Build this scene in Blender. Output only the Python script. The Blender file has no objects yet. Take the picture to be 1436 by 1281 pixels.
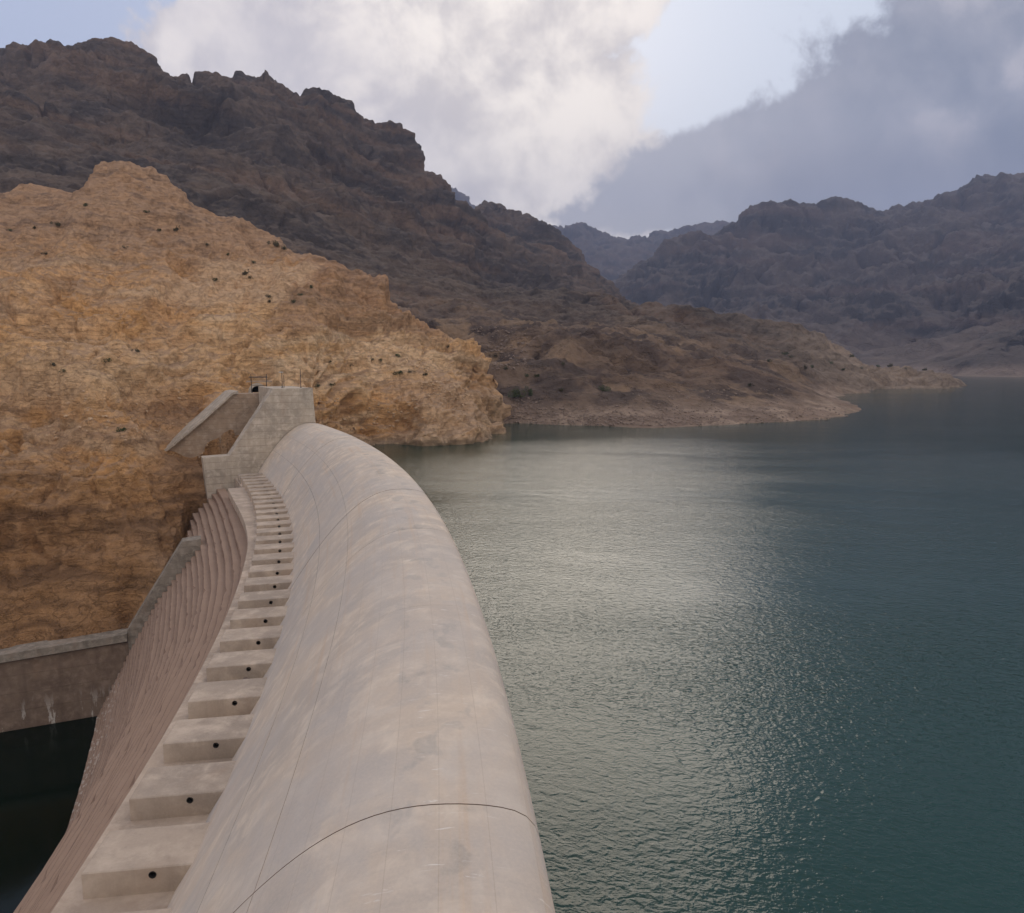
import bpy, bmesh, math, random
import numpy as np
from mathutils import Vector

random.seed(7)
rng = np.random.default_rng(11)
sc = bpy.context.scene
COL = sc.collection
rad = math.radians

# ------------------------------------------------------------------ camera
F, HOR, CX, CY, EYE = 1000.0, 510.0, 718.0, 640.5, 11.4      # pixels of the 1436 px photograph, metres
PITCH = math.atan((CY - HOR) / F)
cam_d = bpy.data.cameras.new('camera')
cam = bpy.data.objects.new('camera', cam_d); COL.objects.link(cam)
cam_d.sensor_fit = 'HORIZONTAL'; cam_d.sensor_width = 36.0; cam_d.lens = 36.0 * F / 1436.0
cam_d.clip_start = 0.5; cam_d.clip_end = 30000
cam.location = (0, 0, EYE); cam.rotation_euler = (math.pi / 2 - PITCH, 0, 0)
sc.camera = cam

# ------------------------------------------------------------------ light settings
SUN_AZ, SUN_EL = rad(4), rad(26)          # azimuth from +Y towards +X
SUN_STRENGTH, SUN_ANGLE = 0.55, rad(30)
SKY_STRENGTH = 0.11
HAZE_DENSITY = 0.00012
sc.view_settings.view_transform = 'Standard'
sc.view_settings.look = 'None'
sc.view_settings.exposure = 0.74
sc.view_settings.gamma = 1.0
sc.view_settings.use_curve_mapping = False

def ray(x, y):
    a = (x - CX) / F; b = -(y - CY) / F
    return np.array([a, math.cos(PITCH) + b * math.sin(PITCH), -math.sin(PITCH) + b * math.cos(PITCH)])
def at_y(x, y, Y):
    r = ray(x, y); p = r * (Y / r[1]); return (p[0], p[1], p[2] + EYE)
def at_z(x, y, Z):
    r = ray(x, y); p = r * ((Z - EYE) / r[2]); return (p[0], p[1], Z)
def azel(x, y):
    r = ray(x, y); r = r / np.linalg.norm(r)
    return math.atan2(r[0], r[1]), math.asin(r[2])

# ------------------------------------------------------------------ node helpers
class NT:
    def __init__(s, tree): s.t = tree; s.t.nodes.clear()
    def n(s, typ, **kw):
        nd = s.t.nodes.new(typ)
        for k, v in kw.items():
            if k.startswith('i_'):
                nd.inputs[k[2:].replace('_', ' ')].default_value = v
            else: setattr(nd, k, v)
        return nd
    def l(s, a, b): s.t.links.new(a, b)
    def val(s, sock, v):
        if hasattr(v, 'is_linked') or hasattr(v, 'links'): s.l(v, sock)
        else: sock.default_value = v
    def math(s, op, a, b=0.0, c=None, clamp=False):
        nd = s.n('ShaderNodeMath', operation=op, use_clamp=clamp)
        s.val(nd.inputs[0], a); s.val(nd.inputs[1], b)
        if c is not None: s.val(nd.inputs[2], c)
        return nd.outputs[0]
    def vmath(s, op, a, b=None):
        nd = s.n('ShaderNodeVectorMath', operation=op)
        s.val(nd.inputs[0], a)
        if b is not None: s.val(nd.inputs[1], b)
        return nd.outputs[1] if op in ('LENGTH', 'DOT_PRODUCT') else nd.outputs[0]
    def mix(s, f, a, b, blend='MIX'):
        nd = s.n('ShaderNodeMix', data_type='RGBA', blend_type=blend, clamp_factor=True)
        s.val(nd.inputs[0], f)
        for so, v in ((nd.inputs[6], a), (nd.inputs[7], b)):
            if isinstance(v, tuple): so.default_value = (*v[:3], 1)
            else: s.l(v, so)
        return nd.outputs[2]
    def noise(s, vec, scale, detail=6, rough=0.55, dist=0.0, out=0):
        nd = s.n('ShaderNodeTexNoise')
        nd.inputs['Scale'].default_value = scale; nd.inputs['Detail'].default_value = detail
        nd.inputs['Roughness'].default_value = rough; nd.inputs['Distortion'].default_value = dist
        s.l(vec, nd.inputs['Vector']); return nd.outputs[out]
    def step(s, v, lo, hi, smooth=True):
        nd = s.n('ShaderNodeMapRange', interpolation_type='SMOOTHSTEP' if smooth else 'LINEAR')
        s.val(nd.inputs[0], v); nd.inputs[1].default_value = lo; nd.inputs[2].default_value = hi
        return nd.outputs[0]
    def scale(s, vec, xyz):
        nd = s.n('ShaderNodeVectorMath', operation='MULTIPLY'); s.l(vec, nd.inputs[0]); nd.inputs[1].default_value = xyz
        return nd.outputs[0]

# ------------------------------------------------------------------ world: pale sky with clouds
world = bpy.data.worlds.new('World'); sc.world = world; world.use_nodes = True
def build_world():
    w = NT(world.node_tree)
    out = w.n('ShaderNodeOutputWorld'); bg = w.n('ShaderNodeBackground'); w.l(bg.outputs[0], out.inputs[0])
    sky = w.n('ShaderNodeTexSky', sky_type='NISHITA', sun_disc=False)
    sky.sun_elevation = SUN_EL; sky.sun_rotation = SUN_AZ; sky.air_density = 1.0; sky.dust_density = 2.0; sky.ozone_density = 1.5
    bg.inputs[1].default_value = 1.0
    tc = w.n('ShaderNodeTexCoord'); d = tc.outputs['Generated']
    sep = w.n('ShaderNodeSeparateXYZ'); w.l(d, sep.inputs[0])
    X, Y, Z = sep.outputs
    az = w.math('ARCTAN2', X, Y); el = w.math('ARCSINE', Z)
    n1 = w.noise(d, 3.2, 9, 0.58, 0.3); n2 = w.noise(d, 9.0, 8, 0.6, 0.2); n3 = w.noise(d, 1.3, 4, 0.5, 0.0)
    wz = w.math('MULTIPLY', w.math('SUBTRACT', n1, 0.5), 0.40)
    wz2 = w.math('MULTIPLY', w.math('SUBTRACT', n2, 0.5), 0.30)
    n4 = w.noise(d, 24.0, 6, 0.6, 0.1)
    wob = w.math('ADD', w.math('ADD', wz, wz2), w.math('MULTIPLY', w.math('SUBTRACT', n4, 0.5), 0.10))
    def blob(px, py, rx, ry, rot=0.0):
        a0, e0 = azel(px, py); ra = rx / F; re = ry / F
        da = w.math('SUBTRACT', az, a0); de = w.math('SUBTRACT', el, e0)
        c, s_ = math.cos(rot), math.sin(rot)
        p = w.math('ADD', w.math('MULTIPLY', da, c / ra), w.math('MULTIPLY', de, s_ / ra))
        q = w.math('SUBTRACT', w.math('MULTIPLY', de, c / re), w.math('MULTIPLY', da, s_ / re))
        r2 = w.math('ADD', w.math('MULTIPLY', p, p), w.math('MULTIPLY', q, q))
        return w.math('SUBTRACT', 1.0, w.math('SQRT', r2))
    def mx(L):
        r = L[0]
        for b in L[1:]: r = w.math('SMOOTH_MAX', r, b, 0.25)
        return r
    # bright cloud bank left of centre, darker bank on the right; broken cloud carries on all round
    bright = mx([blob(560, 160, 330, 210), blob(740, 170, 150, 150), blob(400, 60, 210, 100, 0.15), blob(800, 270, 230, 80), blob(640, -60, 300, 150)])
    away = w.step(w.math('ABSOLUTE', az), 0.75, 1.15)
    up = w.step(el, 0.50, 0.85)
    aw = w.math('MAXIMUM', away, up)
    cover = w.math('MULTIPLY', w.math('SUBTRACT', n3, 0.42), 4.0)
    inv = w.math('SUBTRACT', 1.0, aw)
    bright = w.math('ADD', bright, w.math('MULTIPLY', wob, 4.2))
    bright = w.math('ADD', w.math('MULTIPLY', bright, inv), w.math('MULTIPLY', w.math('ADD', cover, w.math('MULTIPLY', wob, 1.5)), aw))
    m1 = w.step(bright, 0.02, 0.20)
    dark = mx([blob(1310, 150, 180, 150), blob(1210, 215, 230, 100, 0.1), blob(1060, 225, 170, 75, 0.15), blob(970, 265, 150, 50), blob(1130, 285, 330, 40), blob(1460, 120, 220, 190), blob(1420, 250, 260, 70)])
    dark = w.math('ADD', dark, w.math('MULTIPLY', wob, 5.0))
    cover2 = w.math('MULTIPLY', w.math('SUBTRACT', n1, 0.54), 4.0)
    dark = w.math('ADD', w.math('MULTIPLY', dark, inv), w.math('MULTIPLY', cover2, aw))
    m2 = w.step(dark, -0.02, 0.26)
    skyc = w.mix(1.0, sky.outputs[0], (SKY_STRENGTH,) * 3, 'MULTIPLY')
    # thin high veil whitens the clear sky towards the lake
    veil = w.math('MULTIPLY', w.step(az, -0.50, 0.10), w.math('SUBTRACT', 1.0, w.step(el, 0.42, 0.75)))
    vc = w.mix(veil, (0.32, 0.36, 0.47), (0.445, 0.49, 0.57))
    veilc = w.mix(0.94, skyc, vc)
    lit = w.mix(w.step(n2, 0.36, 0.60), (0.42, 0.39, 0.40), (0.68, 0.62, 0.575))
    lit = w.mix(w.step(n1, 0.38, 0.58), w.mix(0.55, lit, (0.47, 0.44, 0.45)), lit)
    glow = w.step(mx([blob(770, 130, 240, 230), blob(680, 20, 240, 220), blob(800, -90, 220, 200)]), 0.0, 0.8)      # the sun stands behind this part of the cloud
    lit = w.mix(w.math('MULTIPLY', glow, 0.8), lit, w.mix(w.step(n2, 0.34, 0.60), (0.52, 0.475, 0.45), (0.80, 0.73, 0.655)))
    lit = w.mix(w.math('MULTIPLY', away, 0.7), lit, w.mix(w.step(n2, 0.36, 0.60), (0.78, 0.71, 0.67), (1.05, 0.95, 0.87)))   # clouds opposite the sun are fully lit
    c1 = w.mix(m1, veilc, lit)
    base = w.step(el, 0.20, 0.30)
    shade = w.mix(w.step(w.math('ADD', w.math('MULTIPLY', n1, 0.6), w.math('MULTIPLY', n2, 0.4)), 0.38, 0.60), (0.155, 0.175, 0.225), (0.295, 0.295, 0.335))
    shade = w.mix(w.math('MULTIPLY', w.step(n2, 0.52, 0.70), 0.8), shade, (0.37, 0.355, 0.385))
    shade = w.mix(base, w.mix(0.6, shade, (0.115, 0.125, 0.155)), shade)
    thin = w.math('SUBTRACT', 1.0, w.step(w.math('ADD', az, w.math('MULTIPLY', wob, 1.5)), 0.18, 0.46))      # the bank is thinner and paler at its left end
    shade = w.mix(w.math('MULTIPLY', thin, 0.55), shade, (0.44, 0.43, 0.455))
    c2 = w.mix(m2, c1, shade)
    w.l(c2, bg.inputs[0])
build_world()

sun_d = bpy.data.lights.new('sun', 'SUN'); sun = bpy.data.objects.new('sun', sun_d); COL.objects.link(sun)
sun_d.energy = SUN_STRENGTH; sun_d.angle = SUN_ANGLE; sun_d.color = (1.0, 0.86, 0.70)
sdir = Vector((math.sin(SUN_AZ) * math.cos(SUN_EL), math.cos(SUN_AZ) * math.cos(SUN_EL), math.sin(SUN_EL)))
sun.rotation_euler = sdir.to_track_quat('Z', 'Y').to_euler(); sun.location = (0, 0, 200)

# ------------------------------------------------------------------ numpy noise
PERM = rng.permutation(256); PERM = np.concatenate([PERM, PERM, PERM])
G3 = rng.normal(size=(256, 3)); G3 /= np.linalg.norm(G3, axis=1)[:, None]; G3 = G3.astype(np.float32)
def perlin(x, y, z):
    xi = np.floor(x).astype(np.int32); yi = np.floor(y).astype(np.int32); zi = np.floor(z).astype(np.int32)
    xf = (x - xi).astype(np.float32); yf = (y - yi).astype(np.float32); zf = (z - zi).astype(np.float32)
    xi &= 255; yi &= 255; zi &= 255
    u = xf * xf * xf * (xf * (xf * 6 - 15) + 10); v = yf * yf * yf * (yf * (yf * 6 - 15) + 10); w = zf * zf * zf * (zf * (zf * 6 - 15) + 10)
    res = 0
    for dx in (0, 1):
        pa = PERM[xi + dx]; wx = u if dx else 1 - u
        for dy in (0, 1):
            pb = PERM[pa + yi + dy]; wy = v if dy else 1 - v
            for dz in (0, 1):
                g = G3[PERM[pb + zi + dz] & 255]; wz = w if dz else 1 - w
                res = res + wx * wy * wz * (g[:, 0] * (xf - dx) + g[:, 1] * (yf - dy) + g[:, 2] * (zf - dz))
    return res * 1.6
def fbm(x, y, z, o, gain=0.5):
    r = 0; a = 1.0
    for k in range(o):
        f = 2.03 ** k
        r = r + a * perlin(x * f + 17.3 * k, y * f - 9.1 * k, z * f + 4.7 * k); a *= gain
    return r
def ridged(x, y, z, o, gain=0.5):
    r = 0; a = 1.0
    for k in range(o):
        f = 2.03 ** k
        r = r + a * (1 - 2.2 * np.abs(perlin(x * f + 7.3 * k, y * f - 3.1 * k, z * f + 1.7 * k))); a *= gain
    return r
def sst(v, a, b):
    t = np.clip((v - a) / (b - a), 0, 1); return t * t * (3 - 2 * t)
def lerpc(m, a, b):
    return a * (1 - m[:, None]) + b * m[:, None]
def col(*c): return np.array(c, dtype=np.float32)[None, :]

class RBF:
    def __init__(s, pts):
        p = np.array(pts, dtype=np.float64); s.xy = p[:, :2] / 100.0; n = len(p)
        K = np.hypot(s.xy[:, None, 0] - s.xy[None, :, 0], s.xy[:, None, 1] - s.xy[None, :, 1]) + np.eye(n) * -0.002
        A = np.zeros((n + 3, n + 3)); A[:n, :n] = K; A[:n, n] = 1; A[:n, n + 1:] = s.xy; A[n:, :n] = A[:n, n:].T
        s.w = np.linalg.solve(A, np.concatenate([p[:, 2], np.zeros(3)]))
    def __call__(s, x, y):
        x = x / 100.0; y = y / 100.0; n = len(s.xy)
        r = s.w[n] + s.w[n + 1] * x + s.w[n + 2] * y
        for i in range(n): r = r + s.w[i] * np.hypot(x - s.xy[i, 0], y - s.xy[i, 1])
        return r

def grid_mesh(name, P, na, nr, color=None):
    me = bpy.data.meshes.new(name)
    me.vertices.add(len(P)); me.vertices.foreach_set('co', P.astype(np.float32).ravel())
    i = np.arange(na - 1)[:, None] * nr + np.arange(nr - 1)[None, :]; i = i.ravel()
    q = np.stack([i, i + nr, i + nr + 1, i + 1], 1).astype(np.int32)
    me.loops.add(q.size); me.loops.foreach_set('vertex_index', q.ravel())
    me.polygons.add(len(q)); me.polygons.foreach_set('loop_start', np.arange(len(q), dtype=np.int32) * 4)
    me.update(calc_edges=True)
    me.polygons.foreach_set('use_smooth', np.ones(len(q), dtype=bool))
    if color is not None:
        at = me.attributes.new('rock', 'FLOAT_COLOR', 'POINT')
        at.data.foreach_set('color', np.concatenate([color, np.ones((len(P), 1))], 1).astype(np.float32).ravel())
    me.validate(); return me

def link(name, me, mat=None, parent=None):
    o = bpy.data.objects.new(name, me); COL.objects.link(o)
    if mat is not None and me is not None and not me.materials: me.materials.append(mat)
    if parent is not None: o.parent = parent
    return o
def tag(o, label=None, cat=None, group=None, kind=None):
    for k, v in (('label', label), ('category', cat), ('group', group), ('kind', kind)):
        if v: o[k] = v
    return o

GRIDS = {}
def terrain(name, ctrl, az0, az1, r0, r1, na, nr, disp, colour, mat, clamp=None):
    f = RBF(ctrl)
    A = np.linspace(rad(az0), rad(az1), na)
    nc = 220; rc = np.geomspace(r0, r1, nc)
    xx = np.sin(A)[:, None] * rc; yy = np.cos(A)[:, None] * rc
    z = f(xx.ravel(), yy.ravel()).reshape(na, nc)
    dl = np.hypot(np.diff(rc)[None, :], 1.0 * np.diff(z, axis=1)) / (0.5 * (rc[1:] + rc[:-1]))[None, :]
    # smooth sampling density sideways so neighbouring columns stay in step
    k = 15; ker = np.ones(k) / k
    dl = np.apply_along_axis(lambda v: np.convolve(np.pad(v, k // 2, 'edge'), ker, 'valid'), 0, dl)
    cum = np.concatenate([np.zeros((na, 1)), np.cumsum(dl, 1)], 1); cum /= cum[:, -1:]
    t = np.linspace(0, 1, nr); R_ = np.stack([np.interp(t, cum[i], rc) for i in range(na)])
    x = (np.sin(A)[:, None] * R_).ravel(); y = (np.cos(A)[:, None] * R_).ravel()
    z = f(x, y)
    P = np.stack([x, y, z], 1); G = P.reshape(na, nr, 3)
    n = np.cross(np.gradient(G, axis=0), np.gradient(G, axis=1)).reshape(-1, 3)
    n /= np.linalg.norm(n, axis=1)[:, None] + 1e-9; n *= np.sign(n[:, 2:3] + 1e-9)
    P = P + disp(P, n)
    G = P.reshape(na, nr, 3)
    n2 = np.cross(np.gradient(G, axis=0), np.gradient(G, axis=1)).reshape(-1, 3)
    n2 /= np.linalg.norm(n2, axis=1)[:, None] + 1e-9; n2 *= np.sign(n2[:, 2:3] + 1e-9)
    C = colour(P, n, n2)
    if clamp is not None: P = clamp(P)
    GRIDS[name] = (A, P.reshape(na, nr, 3))
    return tag(link(name, grid_mesh(name, P, na, nr, C), mat), kind='structure')
def hit(name, x, y):
    """Ground point of a terrain grid seen along a pixel's direction."""
    A, G = GRIDS[name]; r = ray(x, y); az = math.atan2(r[0], r[1]); i = int(np.clip(np.searchsorted(A, az), 0, len(A) - 1))
    c = G[i]; d = np.hypot(c[:, 0], c[:, 1]); e = (c[:, 2] - EYE) / d; t = r[2] / math.hypot(r[0], r[1])
    k = np.nonzero(e >= t)[0]; k = int(k[0]) if len(k) else int(np.argmax(e)); return tuple(float(v) for v in c[k])

# ------------------------------------------------------------------ materials
def new_mat(name):
    m = bpy.data.materials.new(name); m.use_nodes = True
    w = NT(m.node_tree); out = w.n('ShaderNodeOutputMaterial'); b = w.n('ShaderNodeBsdfPrincipled')
    w.l(b.outputs[0], out.inputs[0]); b.inputs['Specular IOR Level'].default_value = 0.25
    return m, w, b
def bump(w, b, h, strength, dist):
    bp = w.n('ShaderNodeBump'); bp.inputs['Strength'].default_value = strength; bp.inputs['Distance'].default_value = dist
    w.l(h, bp.inputs['Height']); w.l(bp.outputs[0], b.inputs['Normal'])

def rock_mat(name, fine, bed, contrast=0.5, bdist=0.3):
    m, w, b = new_mat(name)
    at = w.n('ShaderNodeAttribute', attribute_name='rock'); tc = w.n('ShaderNodeTexCoord'); p = tc.outputs['Object']
    n1 = w.noise(p, fine, 10, 0.70, 0.2)
    n2 = w.noise(w.scale(p, (bed[0], bed[0], bed[1])), 1.0, 6, 0.6, 0.25)
    n3 = w.noise(p, fine * 6, 5, 0.6)
    v = w.math('ADD', w.math('MULTIPLY', w.math('SUBTRACT', n1, 0.5), 1.6), w.math('MULTIPLY', w.math('SUBTRACT', n2, 0.5), 0.9))
    v = w.math('ADD', v, w.math('MULTIPLY', w.math('SUBTRACT', n3, 0.5), 0.9))
    v = w.math('ADD', 1.0, w.math('MULTIPLY', v, contrast))
    hs = w.n('ShaderNodeVectorMath', operation='SCALE'); w.l(at.outputs['Color'], hs.inputs[0]); w.l(v, hs.inputs['Scale'])
    w.l(hs.outputs[0], b.inputs['Base Color']); b.inputs['Roughness'].default_value = 0.95
    b.inputs['Specular IOR Level'].default_value = 0.1
    cr = w.math('ABSOLUTE', w.math('SUBTRACT', w.noise(w.scale(p, (fine * 0.5, fine * 0.5, fine * 1.1)), 1.0, 5, 0.6, 0.25), 0.5))
    cr = w.math('MULTIPLY', w.step(cr, 0.0, 0.025), 0.30)                   # open cracks
    h = w.math('ADD', w.math('ADD', n1, w.math('MULTIPLY', n2, 0.7)), w.math('ADD', w.math('MULTIPLY', n3, 0.35), cr))
    bump(w, b, h, 0.9, bdist)
    return m

def concrete_mat(name, base, dark, light, uv=False, sx=1.0, streak=0.5, stain=(0.30, 0.19, 0.12), stain_amt=0.25, tread_light=0.0, salt=None):
    m, w, b = new_mat(name)
    tc = w.n('ShaderNodeTexCoord'); p = tc.outputs['UV'] if uv else tc.outputs['Object']
    big = w.noise(p, 0.16 * sx, 6, 0.6, 0.8); mid = w.noise(p, 0.7 * sx, 7, 0.65, 0.3); fine = w.noise(p, 9.0, 6, 0.7)
    c = w.mix(w.step(big, 0.38, 0.62), dark, base)
    c = w.mix(w.step(mid, 0.42, 0.72), c, light)
    if uv:
        br = w.n('ShaderNodeTexBrick'); w.l(p, br.inputs['Vector']); br.inputs['Scale'].default_value = 1.0
        br.inputs['Brick Width'].default_value = 5.1; br.inputs['Row Height'].default_value = 1.9; br.inputs['Mortar Size'].default_value = 0.0
        br.inputs['Color1'].default_value = (0.0, 0, 0, 1); br.inputs['Color2'].default_value = (1, 1, 1, 1); br.inputs['Bias'].default_value = 0.0
        pat = w.math('MULTIPLY', br.outputs['Color'], w.step(w.noise(p, 0.12, 3, 0.5), 0.42, 0.6))
        c = w.mix(w.math('MULTIPLY', pat, 0.55), c, (dark[0] * 0.92, dark[1] * 0.97, dark[2] * 1.06))
        s1 = w.noise(w.scale(p, (1.3, 0.10, 1)), 1.0, 7, 0.7, 0.2)            # runs down the face
        s2 = w.noise(w.scale(p, (0.05, 1.7, 1)), 1.0, 5, 0.6, 0.3)            # along the dam
        c = w.mix(w.math('MULTIPLY', w.step(s1, 0.48, 0.74), 0.40), c, (dark[0] * 0.85, dark[1] * 0.88, dark[2] * 0.92))
        c = w.mix(w.math('MULTIPLY', w.step(s2, 0.54, 0.68), 0.38), c, (0.52, 0.36, 0.23))
        sep = w.n('ShaderNodeSeparateXYZ'); w.l(p, sep.inputs[0])
        sc1 = w.noise(w.scale(p, (5.0, 0.7, 1)), 1.0, 4, 0.75, 0.5)           # pale scuffs over the crest
        top = w.math('MULTIPLY', w.step(sc1, 0.62, 0.68), w.math('SUBTRACT', 1.0, w.step(sep.outputs[1], 2.6, 5.5)))
        c = w.mix(w.math('MULTIPLY', top, 0.75), c, (0.72, 0.68, 0.62))
        db = w.noise(w.scale(p, (0.55, 0.75, 1)), 1.0, 3, 0.5, 0.3)           # damp grey blotches
        crest = w.math('MULTIPLY', w.step(sep.outputs[1], 0.8, 1.8), w.math('SUBTRACT', 1.0, w.step(sep.outputs[1], 3.2, 4.6)))
        c = w.mix(w.math('MULTIPLY', w.math('MULTIPLY', w.step(db, 0.55, 0.64), 0.45), crest), c, (0.28, 0.265, 0.24))
        gw = w.noise(w.scale(p, (0.10, 0.16, 1)), 1.0, 5, 0.62, 0.6)           # broad grey and warm fields
        c = w.mix(w.math('MULTIPLY', w.step(gw, 0.46, 0.60), 0.42), c, (0.43, 0.40, 0.37))
        fr = w.n('ShaderNodeMath', operation='FRACT'); w.l(w.math('DIVIDE', sep.outputs[1], 1.22), fr.inputs[0])
        ln = w.math('LESS_THAN', fr.outputs[0], 0.018)                         # formwork lines along the dam
        c = w.mix(w.math('MULTIPLY', ln, 0.30), c, (0.30, 0.23, 0.17))
        h = w.math('ADD', w.math('MULTIPLY', fine, 0.4), mid)
    else:
        st = w.noise(w.scale(p, (0.9, 0.9, 0.07)), 1.0, 6, 0.7, 0.2)
        c = w.mix(w.math('MULTIPLY', w.step(st, 0.48, 0.75), streak), c, (dark[0] * 0.7, dark[1] * 0.7, dark[2] * 0.7))
        st2 = w.noise(w.scale(p, (0.35, 0.35, 0.12)), 1.0, 6, 0.7, 0.4)
        c = w.mix(w.math('MULTIPLY', w.step(st2, 0.52, 0.7), stain_amt), c, stain)
        h = w.math('ADD', w.math('MULTIPLY', fine, 0.5), mid)
    c = w.mix(w.math('MULTIPLY', w.step(fine, 0.35, 0.7), 0.22), c, light)
    if salt:                                                              # white mineral deposits just above the pool
        sz = w.n('ShaderNodeSeparateXYZ'); w.l(p, sz.inputs[0])
        k = w.math('SUBTRACT', 1.0, w.step(sz.outputs[2], salt[0] + 1.5, salt[1]))
        sn = w.noise(w.scale(p, (0.85, 0.85, 0.16)), 1.0, 5, 0.65, 0.3)
        c = w.mix(w.math('MULTIPLY', w.math('MULTIPLY', w.step(sn, 0.54, 0.60), k), 0.85), c, (0.60, 0.55, 0.48))
    if tread_light:                                                              # sky light on the treads put into the colour, by upward normal
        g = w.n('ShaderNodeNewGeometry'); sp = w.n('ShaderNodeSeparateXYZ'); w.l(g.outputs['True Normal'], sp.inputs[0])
        c = w.mix(w.math('MULTIPLY', w.step(sp.outputs[2], 0.7, 0.95), tread_light), c, (0.38, 0.265, 0.19))
    w.l(c, b.inputs['Base Color']); b.inputs['Roughness'].default_value = 0.82
    bump(w, b, h, 0.35, 0.05)
    return m

def plain_mat(name, c, rough=0.7, metallic=0.0, var=0.25):
    m, w, b = new_mat(name)
    tc = w.n('ShaderNodeTexCoord'); n = w.noise(tc.outputs['Object'], 6.0, 5, 0.6)
    w.l(w.mix(n, tuple(x * (1 - var) for x in c), tuple(x * (1 + var) for x in c)), b.inputs['Base Color'])
    b.inputs['Roughness'].default_value = rough; b.inputs['Metallic'].default_value = metallic
    return m

M_HILL = rock_mat('ochre_rock', 0.60, (0.16, 1.6), 0.75, 0.9)
M_MOUNT = rock_mat('dark_limestone', 0.10, (0.02, 0.16), 0.85, 2.6)
M_FAR = rock_mat('far_rock', 0.03, (0.006, 0.04), 0.7, 7.0)
M_FACE = concrete_mat('spillway_concrete', (0.555, 0.453, 0.352), (0.455, 0.388, 0.322), (0.67, 0.565, 0.445), uv=True)
M_LEDGE = concrete_mat('ledge_concrete', (0.44, 0.345, 0.262), (0.32, 0.252, 0.195), (0.56, 0.448, 0.345), streak=0.25)
M_BLOCK = concrete_mat('block_concrete', (0.42, 0.335, 0.258), (0.31, 0.252, 0.20), (0.53, 0.43, 0.335), streak=0.45)
M_STEP = concrete_mat('rolled_concrete', (0.245, 0.160, 0.113), (0.205, 0.130, 0.090), (0.29, 0.195, 0.140), sx=0.8, streak=0.45, stain_amt=0.75, stain=(0.15, 0.085, 0.055), tread_light=0.6, salt=(-38, -29))
M_ABUT = concrete_mat('abutment_concrete', (0.43, 0.36, 0.28), (0.31, 0.265, 0.21), (0.54, 0.46, 0.37), sx=1.3, streak=0.55)
M_BACK = concrete_mat('brown_concrete', (0.38, 0.275, 0.19), (0.27, 0.195, 0.135), (0.46, 0.36, 0.27), sx=1.3, streak=0.5, stain_amt=0.4)
M_WING = concrete_mat('weathered_concrete', (0.25, 0.21, 0.165), (0.16, 0.135, 0.105), (0.34, 0.29, 0.235), sx=2.0, streak=0.6, stain_amt=0.35)
M_BASIN = concrete_mat('basin_concrete', (0.20, 0.14, 0.10), (0.145, 0.10, 0.072), (0.26, 0.19, 0.14), sx=1.5, streak=0.5, salt=(-40, -33.5))
M_CORE = plain_mat('joint_filler', (0.20, 0.145, 0.105), 0.9)
M_STEEL = plain_mat('weathered_steel', (0.09, 0.075, 0.065), 0.6, 0.3)
M_LAMP = plain_mat('lamp_housing', (0.6, 0.58, 0.55), 0.4)
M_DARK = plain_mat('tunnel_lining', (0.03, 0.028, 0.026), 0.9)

def water_mat(name, deep, strength, spec=0.5):
    m, w, b = new_mat(name)
    tc = w.n('ShaderNodeTexCoord'); p = tc.outputs['Object']
    rot = w.n('ShaderNodeVectorRotate'); w.l(p, rot.inputs['Vector']); rot.inputs['Axis'].default_value = (0, 0, 1); rot.inputs['Angle'].default_value = rad(12)
    q = rot.outputs[0]
    a = w.noise(w.scale(q, (1.7, 2.6, 1)), 1.0, 2, 0.5, 0.6)
    c = w.noise(w.scale(q, (4.6, 6.2, 1)), 1.0, 2, 0.5, 0.4)
    big = w.noise(w.scale(q, (0.10, 0.22, 1)), 1.0, 3, 0.5, 0.2)
    patch = w.step(w.noise(w.scale(p, (0.012, 0.030, 1)), 1.0, 4, 0.55, 0.8), 0.30, 0.68)
    amp = w.math('ADD', 0.42, w.math('MULTIPLY', patch, 0.68))
    sy = w.n('ShaderNodeSeparateXYZ'); w.l(p, sy.inputs[0])
    amp = w.math('MULTIPLY', amp, w.math('SUBTRACT', 1.0, w.math('MULTIPLY', w.step(sy.outputs[1], 110, 200), 0.6)))      # calmer in the lee of the headland
    h = w.math('ADD', w.math('MULTIPLY', a, 0.125), w.math('MULTIPLY', c, 0.052))
    h = w.math('ADD', w.math('MULTIPLY', h, amp), w.math('MULTIPLY', big, 0.12))
    bp = w.n('ShaderNodeBump'); bp.inputs['Strength'].default_value = strength; bp.inputs['Distance'].default_value = 1.0
    w.l(h, bp.inputs['Height']); w.l(bp.outputs[0], b.inputs['Normal'])
    b.inputs['Base Color'].default_value = (*deep, 1); b.inputs['Roughness'].default_value = 0.10
    b.inputs['IOR'].default_value = 1.333; b.inputs['Specular IOR Level'].default_value = spec
    return m
M_LAKE = water_mat('lake_water', (0.003, 0.034, 0.027), 0.66)
M_POOL = water_mat('pool_water', (0.002, 0.007, 0.004), 0.03, 0.25)

# ------------------------------------------------------------------ dam geometry: a circle in plan
DC = np.array([-314.87, -15.06]); DR = 317.04
LAKE_Z, POOL_Z = -8.6, -38.6
def dp(th, u, z):
    t = rad(th); return (DC[0] + (DR - u) * math.cos(t), DC[1] + (DR - u) * math.sin(t), z)
def to_dam(x, y):
    return np.degrees(np.arctan2(y - DC[1], x - DC[0])), DR - np.hypot(x - DC[0], y - DC[1])
U_STEP0, Z_STEP0, STEP_RUN, STEP_H = 17.45, -11.0, 0.735, 0.80
SZ = np.array([-60, -38.6, -30, -22, -15, -11.0]); SU = np.array([47.5, 36.4, 32.0, 27.5, 21.6, 17.45])
def widen(th): return 2.1 * sst(np.asarray(th, dtype=float), 15, 25)
def step_z(u, th): return np.interp(np.maximum(u - widen(th), 17.0), SU[::-1], SZ[::-1])
def step_u(z): return float(np.interp(z, SZ, SU))

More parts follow.
